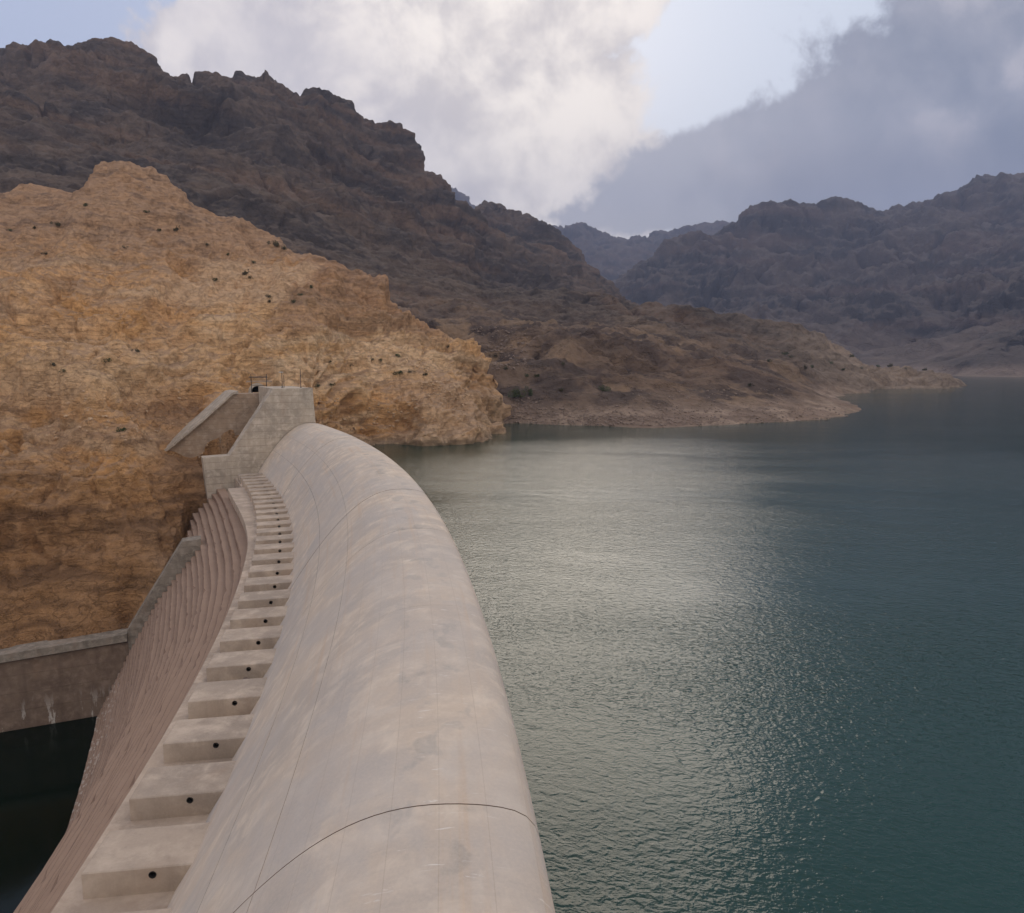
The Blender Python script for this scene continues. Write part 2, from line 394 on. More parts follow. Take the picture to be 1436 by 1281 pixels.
# ------------------------------------------------------------------ lake and pool
def poly_sheet(name, pts, z, mat):
    bm = bmesh.new(); vs = [bm.verts.new((p[0], p[1], z)) for p in pts]
    f = bm.faces.new(vs); f.normal_update()
    if f.normal.z < 0: f.normal_flip()
    bmesh.ops.triangulate(bm, faces=bm.faces[:])
    me = bpy.data.meshes.new(name); bm.to_mesh(me); bm.free()
    return tag(link(name, me, mat), kind='structure')
arc = [dp(t, 1.6, 0)[:2] for t in np.linspace(-9, 30.5, 60)]
poly_sheet('lake_water', arc + [(-48, 160), (-75, 225), (-420, 620), (-420, 3000), (4200, 3000), (4200, -75)], LAKE_Z, M_LAKE)
poly_sheet('pool_water', [dp(t, 33, 0)[:2] for t in np.linspace(-8, 24.2, 40)] + [dp(24.2, 240, 0)[:2], dp(-8, 240, 0)[:2]], POOL_Z, M_POOL)

# ------------------------------------------------------------------ terrain
def px(L): return [at_y(*p) for p in L]

HILL = px([
    (0, 905, 94), (0, 800, 101), (0, 700, 109), (0, 640, 115), (0, 600, 122), (0, 545, 130), (0, 500, 141), (0, 450, 152), (0, 400, 170), (0, 340, 195), (0, 300, 215), (0, 268, 240),
    (80, 900, 95), (80, 800, 102), (80, 700, 110), (80, 600, 123), (80, 540, 131), (80, 480, 145), (80, 400, 170), (80, 320, 206), (80, 256, 250),
    (170, 870, 98), (170, 800, 103), (170, 700, 112), (170, 640, 120), (170, 560, 134), (170, 500, 146), (170, 440, 160), (170, 380, 183), (170, 300, 222), (166, 223, 265),
    (225, 795, 104), (225, 740, 109), (225, 690, 116), (225, 640, 127), (225, 590, 143),
    (262, 735, 116), (270, 700, 125), (262, 655, 133), (230, 610, 141), (270, 560, 150), (270, 500, 164), (270, 440, 178), (270, 380, 203), (270, 330, 228), (268, 275, 256), (215, 238, 262),
    (360, 548, 160), (360, 500, 166), (360, 452, 176), (360, 440, 186), (360, 415, 202), (360, 385, 216), (360, 355, 235), (355, 327, 247), (310, 303, 251),
    (410, 545, 160), (410, 495, 168), (410, 445, 180), (415, 420, 203), (410, 390, 220), (410, 356, 240), (310, 500, 165), (310, 452, 174),
    (460, 595, 155), (460, 548, 161), (460, 500, 169), (460, 472, 176), (460, 440, 196), (455, 400, 218), (450, 381, 232),
    (520, 618, 172), (520, 590, 174), (520, 545, 180), (520, 510, 190), (520, 460, 206), (520, 420, 222), (515, 394, 234), (548, 405, 234),
    (600, 616, 177), (600, 590, 179), (600, 560, 185), (600, 535, 194), (600, 500, 208), (600, 470, 222), (585, 447, 232), (625, 461, 232),
    (655, 612, 186), (655, 585, 190), (655, 560, 199), (660, 530, 213), (660, 500, 226), (655, 481, 231), (685, 503, 232),
    (705, 535, 236), (705, 518, 240), (678, 560, 222), (670, 572, 212), (662, 590, 203)])
HILL += [(-150, 320, 40), (-60, 300, 25), (-20, 280, 2), (0, 262, -6), (-230, 330, 60), (-250, 250, 70), (-180, 150, 40), (-140, 110, 5), (-110, 75, -27), (-85, 84, -28), (-62, 94.8, -28),
         (-4, 190, -15), (2, 212, -15), (-6, 200, -14), (0, 226, -12), (0, 240, -10), (-20, 160, -16), (-30, 172, -14), (-35, 160, -12), (-36, 148, -12)]
for t, u, z in ((24.3, 34, -27.5), (24.3, 45, -28.6), (24.3, 60, -29), (24.3, 29.5, -20), (25.5, 28, -18.5), (27, 26, -16.5), (28.6, 23.5, -14.5), (28.9, 24.5, -9), (29.6, 22.2, -7.6), (30, 25, -6.5), (31.3, 25, -6.3), (31.3, 22, -7), (33, 26.5, -3.6), (32.9, 20, 1.2), (32.9, 13.8, 6)):
    HILL.append(dp(t, u, z))

def beds(x, y, zb, T, amp, ar=11.0, seed=0.0, sharp=3.5):
    v = np.tanh(sharp * 1.3 * perlin(x / (ar * T) + seed, y / (ar * T), zb / T + seed))
    mod = 0.30 + 0.70 * sst(perlin(x / (6 * T + 9) + 3 * seed, y / (6 * T + 9), zb / (4 * T)), -0.25, 0.3)
    return 0.5 * amp * v * mod
def cleft(x, y, z, sc, amp, wid, seed=0.0):
    p = perlin(x / sc + seed, y / sc - seed, z / (3.2 * sc)); return -amp * np.exp(-(p / wid) ** 2) * sst(perlin(x / sc / 2.2, y / sc / 2.2 + seed, z / sc / 3), -0.1, 0.3)
def hill_fold(x, y, z):
    return 5.0 * perlin(x / 70, y / 70, z * 0 + 3.3) + 1.6 * perlin(x / 19, y / 19, z * 0 + 8.1) + 0.5 * perlin(x / 6, y / 6, z / 6)
def hill_disp(P, n):
    x, y, z = P.T
    zb = z + 0.10 * x - 0.05 * y + hill_fold(x, y, z)
    steep = 1 - sst(n[:, 2], 0.55, 0.90)
    low = 1 - sst(z, 20, 46)
    k = np.clip(0.30 + 0.45 * steep + 0.55 * low, 0, 1)
    big = 3.2 * fbm(x / 34, y / 34, z / 34, 2) + 2.6 * (ridged(x / 18, y / 18, z / 14, 4, 0.52) - 1.2)
    tc_ = x + 0.35 * (y - 160) + 5 * perlin(x / 30, y / 30, z / 30 + 2.2)          # ribs and gullies running down the slope
    ribs = 5.5 * (ridged(tc_ / 34, z / 140, z * 0 + 1.4, 3, 0.5) - 0.9) + 2.2 * (ridged(tc_ / 11 + 7, z / 60, z * 0 + 5.4, 3, 0.55) - 0.9)
    big = big + ribs * (0.35 + 0.65 * sst(-x, 12, 40)) * (0.45 + 0.55 * sst(np.abs(z - 12), 2, 30)) * (1 - 0.55 * sst(z, 42, 62))
    bed = beds(x, y, zb, 10.5, 5.2, 6, 5.5, 2.5) * (0.35 + 0.65 * low) + beds(x, y, zb, 5.5, 2.7, 9, 1.1) + beds(x, y, zb, 2.1, 1.35, 11, 4.7) + beds(x, y, zb, 0.95, 0.70, 12, 9.2)
    cl = cleft(x, y, z, 16, 2.6, 0.07, 2.2) + cleft(x, y, z, 7, 1.3, 0.08, 6.1)
    blk = 0.36 * np.tanh(4 * perlin(x / 3.6, y / 3.6, zb / 2.4)) + 0.22 * np.tanh(4 * perlin(x / 1.7, y / 1.7, zb / 1.0))
    gul = 1.3 * (ridged(x / 22 + 0.02 * z, y / 60, z / 60, 4, 0.55) - 0.6)
    d = big * (0.5 + 0.5 * k) + (1.15 * bed + cl) * k + blk * (0.25 + 0.75 * k) + gul * (1 - low) * 0.9
    th, u = to_dam(x, y)                                                   # keep the rock clear of the concrete structures
    near = sst(np.hypot(np.maximum(0, u - 25), np.maximum(0, th - 32.5) * 5.5), 0, 12)
    d = np.where(u < -4, d, d * (0.22 + 0.78 * near))
    d *= np.where(u > 20, 0.08 + 0.92 * sst(th, 24.2, 27.5), 1.0)
    return n * d[:, None]
def hill_col(P, n, n2):
    x, y, z = P.T
    zb = z + 0.10 * x - 0.05 * y + hill_fold(x, y, z)
    b1 = perlin(x / 60, y / 60, zb / 4.5); b2 = perlin(x / 20, y / 20 + 4, zb / 1.4); m1 = fbm(x / 26, y / 26, z / 20, 4)
    c = lerpc(sst(m1 + 0.5 * b1, -0.35, 0.45), col(0.47, 0.300, 0.172), col(0.55, 0.330, 0.160))
    c = lerpc(sst(b1, 0.05, 0.45) * 0.7, c, col(0.48, 0.355, 0.240))
    c = lerpc(sst(b2, 0.10, 0.55) * 0.55, c, col(0.22, 0.138, 0.085))
    m2 = fbm(x / 12 + 30, y / 12, z / 9, 4)
    c = lerpc(sst(m2, 0.12, 0.5) * 0.75, c, col(0.45, 0.250, 0.100))
    cut = sst(x, -82, -70) * (1 - sst(x, -24, -10)) * sst(z + 3 * m1, 3, 9) * (1 - sst(z + 4 * m1, 24, 31))
    c = lerpc(cut * 0.75, c, lerpc(sst(b2 + m1, -0.3, 0.4), col(0.53, 0.345, 0.185), col(0.62, 0.46, 0.30)))
    band = sst(-x, 62, 75) * sst(z + 3 * m1, 0, 6) * (1 - sst(z + 3 * m1, 14, 22)); c = lerpc(band * 0.5, c, col(0.54, 0.385, 0.24))
    scree = sst(n2[:, 2], 0.62, 0.86)
    c = lerpc(scree * 0.7, c, col(0.32, 0.220, 0.148))
    top = sst(z + 10 * m1, 30, 52)
    c = lerpc(top * 0.8, c, col(0.32, 0.212, 0.140))
    c = lerpc(sst(fbm(x / 9, y / 9, zb / 3, 3), 0.22, 0.5) * top * 0.6, c, col(0.17, 0.12, 0.09))
    dome = sst(x + 4 * m2, -66, -58) * (1 - sst(x + 4 * m2, -20, -8)) * sst(z + 4 * m2, 17, 22) * (1 - sst(z, 44, 52)); c = lerpc(dome * 0.65, c, lerpc(sst(b2, -0.2, 0.3), col(0.30, 0.185, 0.115), col(0.21, 0.132, 0.085)))
    slide = sst(x + 3 * m2, -94, -87) * (1 - sst(x + 3 * m2, -62, -58)) * sst(z + 2 * m2, 25, 28) * (1 - sst(z + 2 * m2, 40, 45)); c = lerpc(slide * 0.8, c, col(0.50, 0.350, 0.225))
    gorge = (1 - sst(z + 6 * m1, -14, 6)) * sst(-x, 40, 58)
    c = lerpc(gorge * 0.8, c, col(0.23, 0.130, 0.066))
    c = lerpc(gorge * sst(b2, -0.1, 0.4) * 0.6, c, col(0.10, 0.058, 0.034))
    east = sst(x, -45, -8) * (1 - sst(z, 0, 20)); c = lerpc(east * 0.5, c, col(0.38, 0.285, 0.205))
    wet = (1 - sst(z, LAKE_Z + 0.4, LAKE_Z + 2.2)) * sst(x, -60, -40); c = lerpc(wet * 0.6, c, col(0.22, 0.17, 0.125))
    return c * np.array([[1.18, 1.13, 1.06]])
def hill_clamp(P):
    th, u = to_dam(P[:, 0], P[:, 1])
    z = P[:, 2].copy()
    z = np.where((th < 23.95) & (u > -8), -46.0, z)                       # basin and dam side of the wing wall
    z = np.where((th < 28.7 - 4.7 * np.clip((u - 24.5) / 4.5, 0, 1)) & (u < 32), np.minimum(z, step_z(u, th) - 1.1), z)
    z = np.where((th < 31.45) & (u < 20.8), np.minimum(z, -9.0), z)
    z = np.where((th < 32.35) & (u < 13.5) & (u > 1.0), np.minimum(z, -3.0), z)
    P[:, 2] = z; return P
terrain('ochre_hill', HILL, -47, 3.5, 86, 345, 760, 600, hill_disp, hill_col, M_HILL, hill_clamp)

def gorge_clamp(P):
    th, u = to_dam(P[:, 0], P[:, 1]); P[:, 2] = np.where(th < 24.0, -46.0, P[:, 2]); return P
GORGE = HILL + [(-150, 100, 28), (-200, 150, 80), (-170, 60, 20), (-230, 60, 75), (-220, 0, 55), (-300, 0, 95), (-330, 150, 110), (-190, -60, 30)]
terrain('gorge_slope', GORGE, -100, -46.9, 70, 345, 200, 160, hill_disp, hill_col, M_HILL, gorge_clamp)

# dark mountain, its foothills and the headland
MOUNT = px([
    (0, 90, 760), (60, 88, 790), (90, 72, 810), (140, 70, 840), (165, 63, 850), (195, 75, 860), (215, 100, 870), (240, 110, 890), (290, 106, 920), (345, 98, 945), (372, 94, 955), (392, 118, 970), (430, 122, 1000), (465, 130, 1020), (490, 155, 1050), (520, 180, 1075), (534, 186, 1085), (548, 171, 1095), (562, 184, 1105), (580, 222, 1140), (600, 252, 1180), (620, 275, 1215), (640, 298, 1250), (656, 325, 1320), (668, 345, 1380),
    (0, 150, 640), (0, 215, 520), (0, 260, 440), (100, 150, 690), (100, 220, 560), (200, 160, 740), (200, 230, 600), (300, 190, 760), (300, 260, 600), (400, 200, 830), (400, 270, 690), (400, 330, 560), (480, 240, 900), (480, 320, 690), (480, 380, 520), (560, 260, 980), (560, 330, 780), (560, 400, 560), (620, 335, 1050), (640, 380, 740), (620, 440, 480), (680, 385, 920), (700, 410, 640), (700, 440, 480), (760, 400, 800), (760, 440, 520),
    (676, 286, 1650), (692, 272, 1650), (715, 280, 1650), (745, 298, 1640), (770, 312, 1620), (795, 330, 1600), (820, 360, 1580), (845, 390, 1560), (868, 414, 1540), (740, 345, 1350), (790, 375, 1300), (830, 405, 1200),
    (820, 420, 760), (870, 414, 660), (930, 424, 600), (960, 429, 590), (1000, 438, 580), (1050, 451, 575), (1085, 466, 570), (1110, 476, 565), (1150, 488, 565), (1175, 500, 570), (1210, 508, 595), (1260, 511, 615), (1290, 516, 630), (1325, 530, 640),
    (880, 450, 500), (960, 470, 470), (1020, 490, 450), (1080, 505, 440), (1120, 515, 450), (1160, 530, 470), (830, 455, 440), (1100, 495, 490),
    (640, 465, 400), (690, 470, 345), (740, 465, 330), (790, 474, 325), (850, 482, 325), (910, 492, 328), (970, 505, 330), (1030, 516, 330), (1080, 530, 330), (1120, 545, 335),
    (720, 500, 290), (780, 510, 285), (850, 525, 282), (930, 535, 285), (1010, 545, 285), (1080, 560, 285), (730, 545, 256), (800, 552, 252), (870, 558, 252), (950, 562, 256), (1040, 570, 265), (1130, 572, 280), (690, 565, 245)])
SHORE = [(680, 593), (730, 594), (780, 596), (850, 598), (920, 600), (1000, 597), (1060, 594), (1110, 591), (1160, 588), (1195, 584), (1206, 579)]
MOUNT += [at_z(x, y, LAKE_Z) for x, y in SHORE + [(1185, 566), (1150, 561), (1190, 557), (1224, 553), (1220, 549), (1240, 547), (1290, 545), (1340, 543), (1352, 541), (1345, 538)]]
for x, y in SHORE:                       # lake bed in front of the shore
    q = at_z(x, y, LAKE_Z); MOUNT.append((q[0] * 0.93, q[1] * 0.93 , LAKE_Z - 4)); MOUNT.append((q[0] * 0.8 - 4, q[1] * 0.8, LAKE_Z - 12))
MOUNT += [(180, 320, -16), (240, 400, -22), (300, 520, -24), (420, 600, -24), (200, 360, -11), (180, 395, -9.5), (270, 505, -12), (460, 700, -20), (420, 760, -10), (300, 760, 20), (170, 900, 60), (-60, 330, 30), (-100, 320, 20), (-160, 360, 40), (-260, 360, 60), (-420, 420, 90), (-650, 600, 230), (-800, 900, 420), (-500, 1150, 330), (-200, 1500, 250), (100, 1900, 180), (330, 1700, 30), (350, 1300, 20), (-700, 1200, 380)]
def mount_disp(P, n):
    x, y, z = P.T
    s = sst(np.hypot(x, y), 330, 900)
    hs = np.clip((z - LAKE_Z) / 25, 0.12, 1)
    zb = z + 0.22 * x - 0.10 * y + 18 * perlin(x / 160, y / 160, z * 0)
    big = 22 * fbm(x / 190, y / 190, z / 190, 2) + 24 * (ridged(x / 125, y / 125, z / 300, 6, 0.56) - 0.8)
    cr = beds(x, y, zb, 26, 17, 5, 1.3, 3) + beds(x, y, zb, 11, 9, 6, 3.3, 3) + beds(x, y, zb, 4.5, 4.5, 8, 7.7, 3)
    cl = cleft(x, y, z, 60, 12, 0.07, 1.7) + cleft(x, y, z, 24, 6, 0.08, 5.2)
    near = 4.2 * (ridged(x / 46, y / 46, z / 46, 6, 0.58) - 0.8) + beds(x, y, zb, 2.2, 1.6, 8, 2.0) + cleft(x, y, z, 22, 2.2, 0.09, 8.0)
    d = s * (big * 0.62 + cr + cl - 9) + (1 - s) * (near - 0.8) * hs
    return n * d[:, None]
def mount_col(P, n, n2):
    x, y, z = P.T; r = np.hypot(x, y)
    zb = z + 0.22 * x - 0.10 * y + 18 * perlin(x / 160, y / 160, z * 0)
    b1 = perlin(x / 220, y / 220, zb / 22); b2 = perlin(x / 90, y / 90, zb / 7); m = fbm(x / 130, y / 130, z / 100, 5, 0.6); m3 = fbm(x / 24, y / 24, z / 24, 4, 0.6)
    c = lerpc(sst(m, -0.3, 0.4), col(0.062, 0.050, 0.043), col(0.120, 0.088, 0.066))
    c = lerpc(sst(b1, 0.05, 0.4) * 0.6, c, col(0.165, 0.106, 0.070))
    c = lerpc(sst(b2, 0.1, 0.5) * 0.5, c, col(0.052, 0.044, 0.041))
    flat = sst(n2[:, 2], 0.70, 0.88)
    c = lerpc(flat * 0.55, c, col(0.135, 0.102, 0.078))
    nr_ = 1 - sst(r, 380, 640)
    h = lerpc(sst(m3, -0.25, 0.35), col(0.085, 0.062, 0.050), col(0.165, 0.115, 0.082))
    h = lerpc(sst(fbm(x / 38 + 9, y / 38, z / 38, 5, 0.6), 0.22, 0.46) * 0.7, h, col(0.26, 0.175, 0.108))
    ring = 1 - sst(z + 1.5 * m3, -5.5, -1.0)
    h = lerpc(ring * 0.8, h, lerpc(sst(m3, -0.2, 0.3), col(0.24, 0.172, 0.128), col(0.34, 0.255, 0.19)))
    cone = sst(z + 1.5 * m3, 0.5, 4.5) * (1 - sst(r, 340, 385)) * sst(x + 6 * m3, 16, 34)
    h = lerpc(cone * 0.72, h, lerpc(sst(m3, -0.2, 0.4), col(0.082, 0.057, 0.045), col(0.140, 0.094, 0.066)))
    c = lerpc(nr_, c, h)
    east = sst(x, 150, 300) * sst(r, 380, 460) * (1 - sst(z, 22, 60)); c = lerpc(east * 0.6, c, col(0.33, 0.25, 0.18))
    return c
terrain('mountain', MOUNT, -43, 37, 175, 1950, 900, 620, mount_disp, mount_col, M_MOUNT)

# mountains across the lake
FARM = px([
    (868, 400, 2900), (900, 366, 2800), (940, 326, 2750), (965, 322, 2750), (1000, 320, 2750), (1012, 309, 2750), (1040, 295, 2760), (1080, 287, 2780), (1130, 283, 2800), (1180, 284, 2820), (1200, 291, 2820), (1225, 294, 2820), (1280, 282, 2850), (1340, 268, 2900), (1436, 245, 2950), (1560, 230, 3000),
    (900, 420, 2300), (950, 400, 2300), (1000, 350, 2560), (1000, 400, 2250), (1080, 340, 2560), (1080, 395, 2250), (1150, 340, 2560), (1150, 395, 2250), (1230, 340, 2500), (1230, 400, 2100), (1320, 330, 2450), (1320, 400, 2050), (1436, 300, 2500), (1436, 345, 2150), (1560, 330, 2150),
    (900, 460, 1800), (1000, 450, 1800), (1080, 445, 1850), (1150, 445, 1850), (1230, 450, 1800), (1300, 450, 1700), (1240, 490, 1500), (1290, 462, 1560), (1350, 425, 1620), (1400, 395, 1680), (1436, 375, 1720), (1370, 460, 1450), (1436, 430, 1420), (1560, 400, 1400),
    (1000, 490, 1500), (1100, 490, 1500), (1180, 500, 1450), (1436, 460, 1180), (1400, 478, 1180), (1370, 493, 1190), (1340, 508, 1220), (1560, 440, 1150), (1300, 505, 1420)])
FARM += [at_z(x, y, LAKE_Z) for x, y in ((1310, 523), (1340, 527), (1380, 530), (1436, 529.5), (1500, 529), (1280, 522))]
FARM += [(400, 1000, -30), (700, 950, -30), (1000, 900, -20), (300, 1300, -10), (600, 3400, 200), (1500, 3600, 400), (2300, 3400, 500), (2600, 2500, 600), (2300, 1500, 300), (1700, 1000, 60), (500, 1500, -6), (600, 1420, -12)]
def far_disp(P, n):
    x, y, z = P.T
    k = np.clip((z + 5) / 160, 0.08, 1)
    zb = z + 30 * perlin(x / 500, y / 500, z * 0)
    d = 30 * fbm(x / 520, y / 520, z / 520, 2) + 48 * (ridged(x / 300, y / 300, z / 1600, 6, 0.58) - 0.8) + beds(x, y, zb, 95, 46, 5, 1.3, 3) + beds(x, y, zb, 36, 22, 6, 2.3, 3) + cleft(x, y, z, 150, 70, 0.11, 3.3) + cleft(x, y, z, 60, 34, 0.11, 7.3)
    return n * ((d - 32) * k * 0.80)[:, None]
def far_col(P, n, n2):
    x, y, z = P.T
    zb = z + 30 * perlin(x / 500, y / 500, z * 0)
    m = fbm(x / 260, y / 260, z / 200, 5, 0.6); b = perlin(x / 500, y / 500, zb / 40)
    c = lerpc(sst(m, -0.3, 0.4), col(0.042, 0.038, 0.037), col(0.088, 0.070, 0.060))
    c = lerpc(sst(b, 0.1, 0.45) * 0.5, c, col(0.125, 0.084, 0.066))
    c = lerpc(sst(n2[:, 2], 0.62, 0.85) * 0.6, c, col(0.135, 0.110, 0.092))
    lowr = (1 - sst(z, 40, 170)); c = lerpc(lowr * sst(m, -0.2, 0.3) * 0.6, c, col(0.150, 0.115, 0.092))
    ring = 1 - sst(z, 0, 12); c = lerpc(ring * 0.7, c, col(0.25, 0.19, 0.15))
    return c
terrain('far_mountain', FARM, 4, 47, 1000, 3800, 480, 300, far_disp, far_col, M_FAR)
VAL = px([(700, 350, 4300), (740, 345, 4500), (775, 322, 4600), (806, 308, 4650), (835, 316, 4700), (860, 338, 4800), (885, 330, 5000), (930, 318, 5100), (990, 315, 5100), (1050, 315, 5100), (600, 262, 4500), (622, 244, 4500), (640, 262, 4500),
          (760, 410, 3600), (820, 395, 3700), (870, 400, 3600), (920, 405, 3700), (840, 360, 4200), (800, 355, 4200), (900, 370, 4300), (1000, 390, 4000), (650, 370, 4000), (600, 370, 3900)])
VAL += [(-600, 3200, 100), (200, 3100, 60), (900, 3200, 100), (1500, 3600, 300), (-900, 5600, 500), (300, 5800, 500), (1500, 5800, 500), (-1000, 4300, 700)]
terrain('valley_mountain', VAL, -11, 22, 3000, 5900, 320, 150, far_disp, far_col, M_FAR)

# ------------------------------------------------------------------ mesh helpers for the concrete
def mesh_obj(name, verts, faces, mat, parent=None, smooth=False, uvs=None):
    me = bpy.data.meshes.new(name); me.from_pydata([tuple(v) for v in verts], [], faces); me.update()
    if uvs is not None:
        lay = me.uv_layers.new(name='UVMap'); vi = np.zeros(len(me.loops), dtype=np.int32); me.loops.foreach_get('vertex_index', vi)
        lay.data.foreach_set('uv', np.array(uvs, dtype=np.float32)[vi].ravel())
    if smooth: me.polygons.foreach_set('use_smooth', np.ones(len(me.polygons), dtype=bool))
    return link(name, me, mat, parent)
def empty(name, loc=(0, 0, 0)):
    o = bpy.data.objects.new(name, None); COL.objects.link(o); o.location = loc; o.empty_display_size = 2; return o
def sweep(prof, ths, closed=True):
    """Sweep a (u, z) section along the dam's circle; closed section with end caps."""
    n = len(prof); V = []; Fc = []
    for th in ths:
        for u, z in prof: V.append(dp(th, u, z))
    for i in range(len(ths) - 1):
        for j in range(n if closed else n - 1):
            k = (j + 1) % n; Fc.append((i * n + j, i * n + k, (i + 1) * n + k, (i + 1) * n + j))
    if closed:
        Fc.append(tuple(range(n - 1, -1, -1))); Fc.append(tuple((len(ths) - 1) * n + j for j in range(n)))
    return V, Fc

# spillway profile (u across, z)
PK = [(-0.26, -14), (-0.25, -6), (-0.25, -1.5), (-0.18, -0.8), (0.12, -0.30), (0.75, 0.0), (1.75, 0.17), (2.9, 0.2), (4.0, 0.02), (5.5, -0.65), (7.1, -1.9), (8.6, -3.45), (10.0, -5.2), (11.3, -7.05), (12.4, -8.75), (13.2, -10.0)]
def profile():
    P = np.array(PK); d = np.concatenate([[0], np.cumsum(np.hypot(*np.diff(P, axis=0).T))]); n = len(P)
    A = np.zeros((n, n)); B = np.zeros((n, 2)); h = np.diff(d); A[0, 0] = A[-1, -1] = 1       # natural cubic spline
    for i in range(1, n - 1):
        A[i, i - 1:i + 2] = (h[i - 1], 2 * (h[i - 1] + h[i]), h[i]); B[i] = 6 * ((P[i + 1] - P[i]) / h[i] - (P[i] - P[i - 1]) / h[i - 1])
    Mm = np.linalg.solve(A, B); t = np.linspace(0, d[-1], 600); k = np.clip(np.searchsorted(d, t) - 1, 0, n - 2); q = np.zeros((len(t), 2))
    for c in range(2):
        a = (d[k + 1] - t) / h[k]; b = (t - d[k]) / h[k]
        q[:, c] = a * P[k, c] + b * P[k + 1, c] + ((a ** 3 - a) * Mm[k, c] + (b ** 3 - b) * Mm[k + 1, c]) * h[k] ** 2 / 6
    for _ in range(12): q[1:-1] = 0.25 * q[:-2] + 0.5 * q[1:-1] + 0.25 * q[2:]
    return q
PROF = profile(); PLEN = np.concatenate([[0], np.cumsum(np.hypot(*np.diff(PROF, axis=0).T))])
nrm = np.gradient(PROF, axis=0); nrm = np.stack([-nrm[:, 1], nrm[:, 0]], 1); nrm /= np.linalg.norm(nrm, axis=1)[:, None]
def prof_at(s, off=0.0):
    u = np.interp(s, PLEN, PROF[:, 0]); z = np.interp(s, PLEN, PROF[:, 1])
    a = np.interp(s, PLEN, nrm[:, 0]); b = np.interp(s, PLEN, nrm[:, 1]); return u + a * off, z + b * off
def s_of_u(u):                       # arc length at a given u on the downstream side
    i = np.argmax(PROF[:, 1]); return float(np.interp(u, PROF[i:, 0], PLEN[i:]))

dam = empty('dam', dp(14, 8, -40))
tag(dam, 'long curved pale concrete spillway dam with rounded crest and stepped downstream face', 'dam')
def child(o):
    o.parent = dam; o.matrix_parent_inverse = dam.matrix_world.inverted() if False else o.matrix_parent_inverse
    o.location = tuple(-c for c in dam.location); return o

JOINTS = [-6.2, -2.85, 0.1, 2.98, 5.84, 8.63, 11.53, 14.4, 17.25, 20.1, 22.95, 25.75, 28.42]
BANDS = [0.02, s_of_u(7.1), s_of_u(9.5), PLEN[-1]]
rr = random.Random(3)
for i in range(len(JOINTS) - 1):
    a, b = JOINTS[i], JOINTS[i + 1]; gap = math.degrees(0.021 / DR); lift = rr.uniform(-0.010, 0.010)
    for k in range(3):
        s0, s1 = BANDS[k], BANDS[k + 1]; sg = 0.004 if k < 1 else 0.013
        ss = np.linspace(s0 + (sg if k else 0), s1 - (sg if k < 2 else 0), (60, 14, 20)[k])
        ths = np.linspace(a + gap, b - gap, 13)
        V = []; UV = []
        n = len(ss); m = len(ths)
        for t in ths:
            for q in ss:
                u, z = prof_at(q, lift); V.append(dp(t, u, z)); UV.append((rad(t) * DR, q - PLEN[np.argmax(PROF[:, 1])] + 2.6))
        Fc = [(p * n + q, (p + 1) * n + q, (p + 1) * n + q + 1, p * n + q + 1) for p in range(m - 1) for q in range(n - 1)]
        nf = len(Fc)
        rims = [[(ths[0], q) for q in ss], [(ths[-1], q) for q in ss]] + ([[(t, ss[0]) for t in ths]] if k else []) + ([[(t, ss[-1]) for t in ths]] if k < 2 else [])
        for R_ in rims:                                                   # joint sides, with vertices of their own so the panel edge stays crisp
            o_ = len(V)
            for t, q in R_:
                for off in (lift, -0.10):
                    u, z = prof_at(q, off); V.append(dp(t, u, z)); UV.append((rad(t) * DR, q))
            Fc += [(o_ + 2 * i, o_ + 2 * i + 1, o_ + 2 * i + 3, o_ + 2 * i + 2) for i in range(len(R_) - 1)]
        po = child(mesh_obj(('crest_panel', 'face_panel', 'chute_panel')[k], V, Fc, M_FACE, None, True, UV))
        po.data.materials.append(M_CORE)
        for pf in po.data.polygons[nf:]: pf.use_smooth = False; pf.material_index = 1
# body under the panels
core = [prof_at(s, -0.085) for s in np.linspace(0.02, PLEN[-1], 46)]
core = [(u, z) for u, z in core] + [(13.2, -11.5), (18, -16), (29, -36), (31, -46), (0.1, -46)]
V, Fc = sweep(core, np.linspace(-6.2, 28.42, 90)); child(mesh_obj('dam_body', V, Fc, M_CORE))
# ledge carrying the blocks, and its wider outer strip
V, Fc = sweep([(11.8, -9.3), (16.4, -9.3), (16.4, -12.5), (11.8, -12.5)], np.linspace(-6.2, 28.4, 80)); child(mesh_obj('ledge', V, Fc, M_LEDGE))
ths = np.linspace(-6.2, 26.35, 90); V = []; prof_n = 6
for t in ths:
    ue = 17.1 + 1.55 * sst(np.array(t), 18.0, 25.5)
    for u, z in [(16.402, -9.304), (ue - 0.06, -9.304), (ue, -9.36), (ue, -10.55), (ue - 0.25, -10.9), (16.402, -10.9)]: V.append(dp(t, float(u), z))
Fc = [(i * 6 + j, i * 6 + (j + 1) % 6, (i + 1) * 6 + (j + 1) % 6, (i + 1) * 6 + j) for i in range(len(ths) - 1) for j in range(6)] + [(5, 4, 3, 2, 1, 0), tuple((len(ths) - 1) * 6 + j for j in range(6))]
child(mesh_obj('ledge_edge', V, Fc, M_LEDGE))

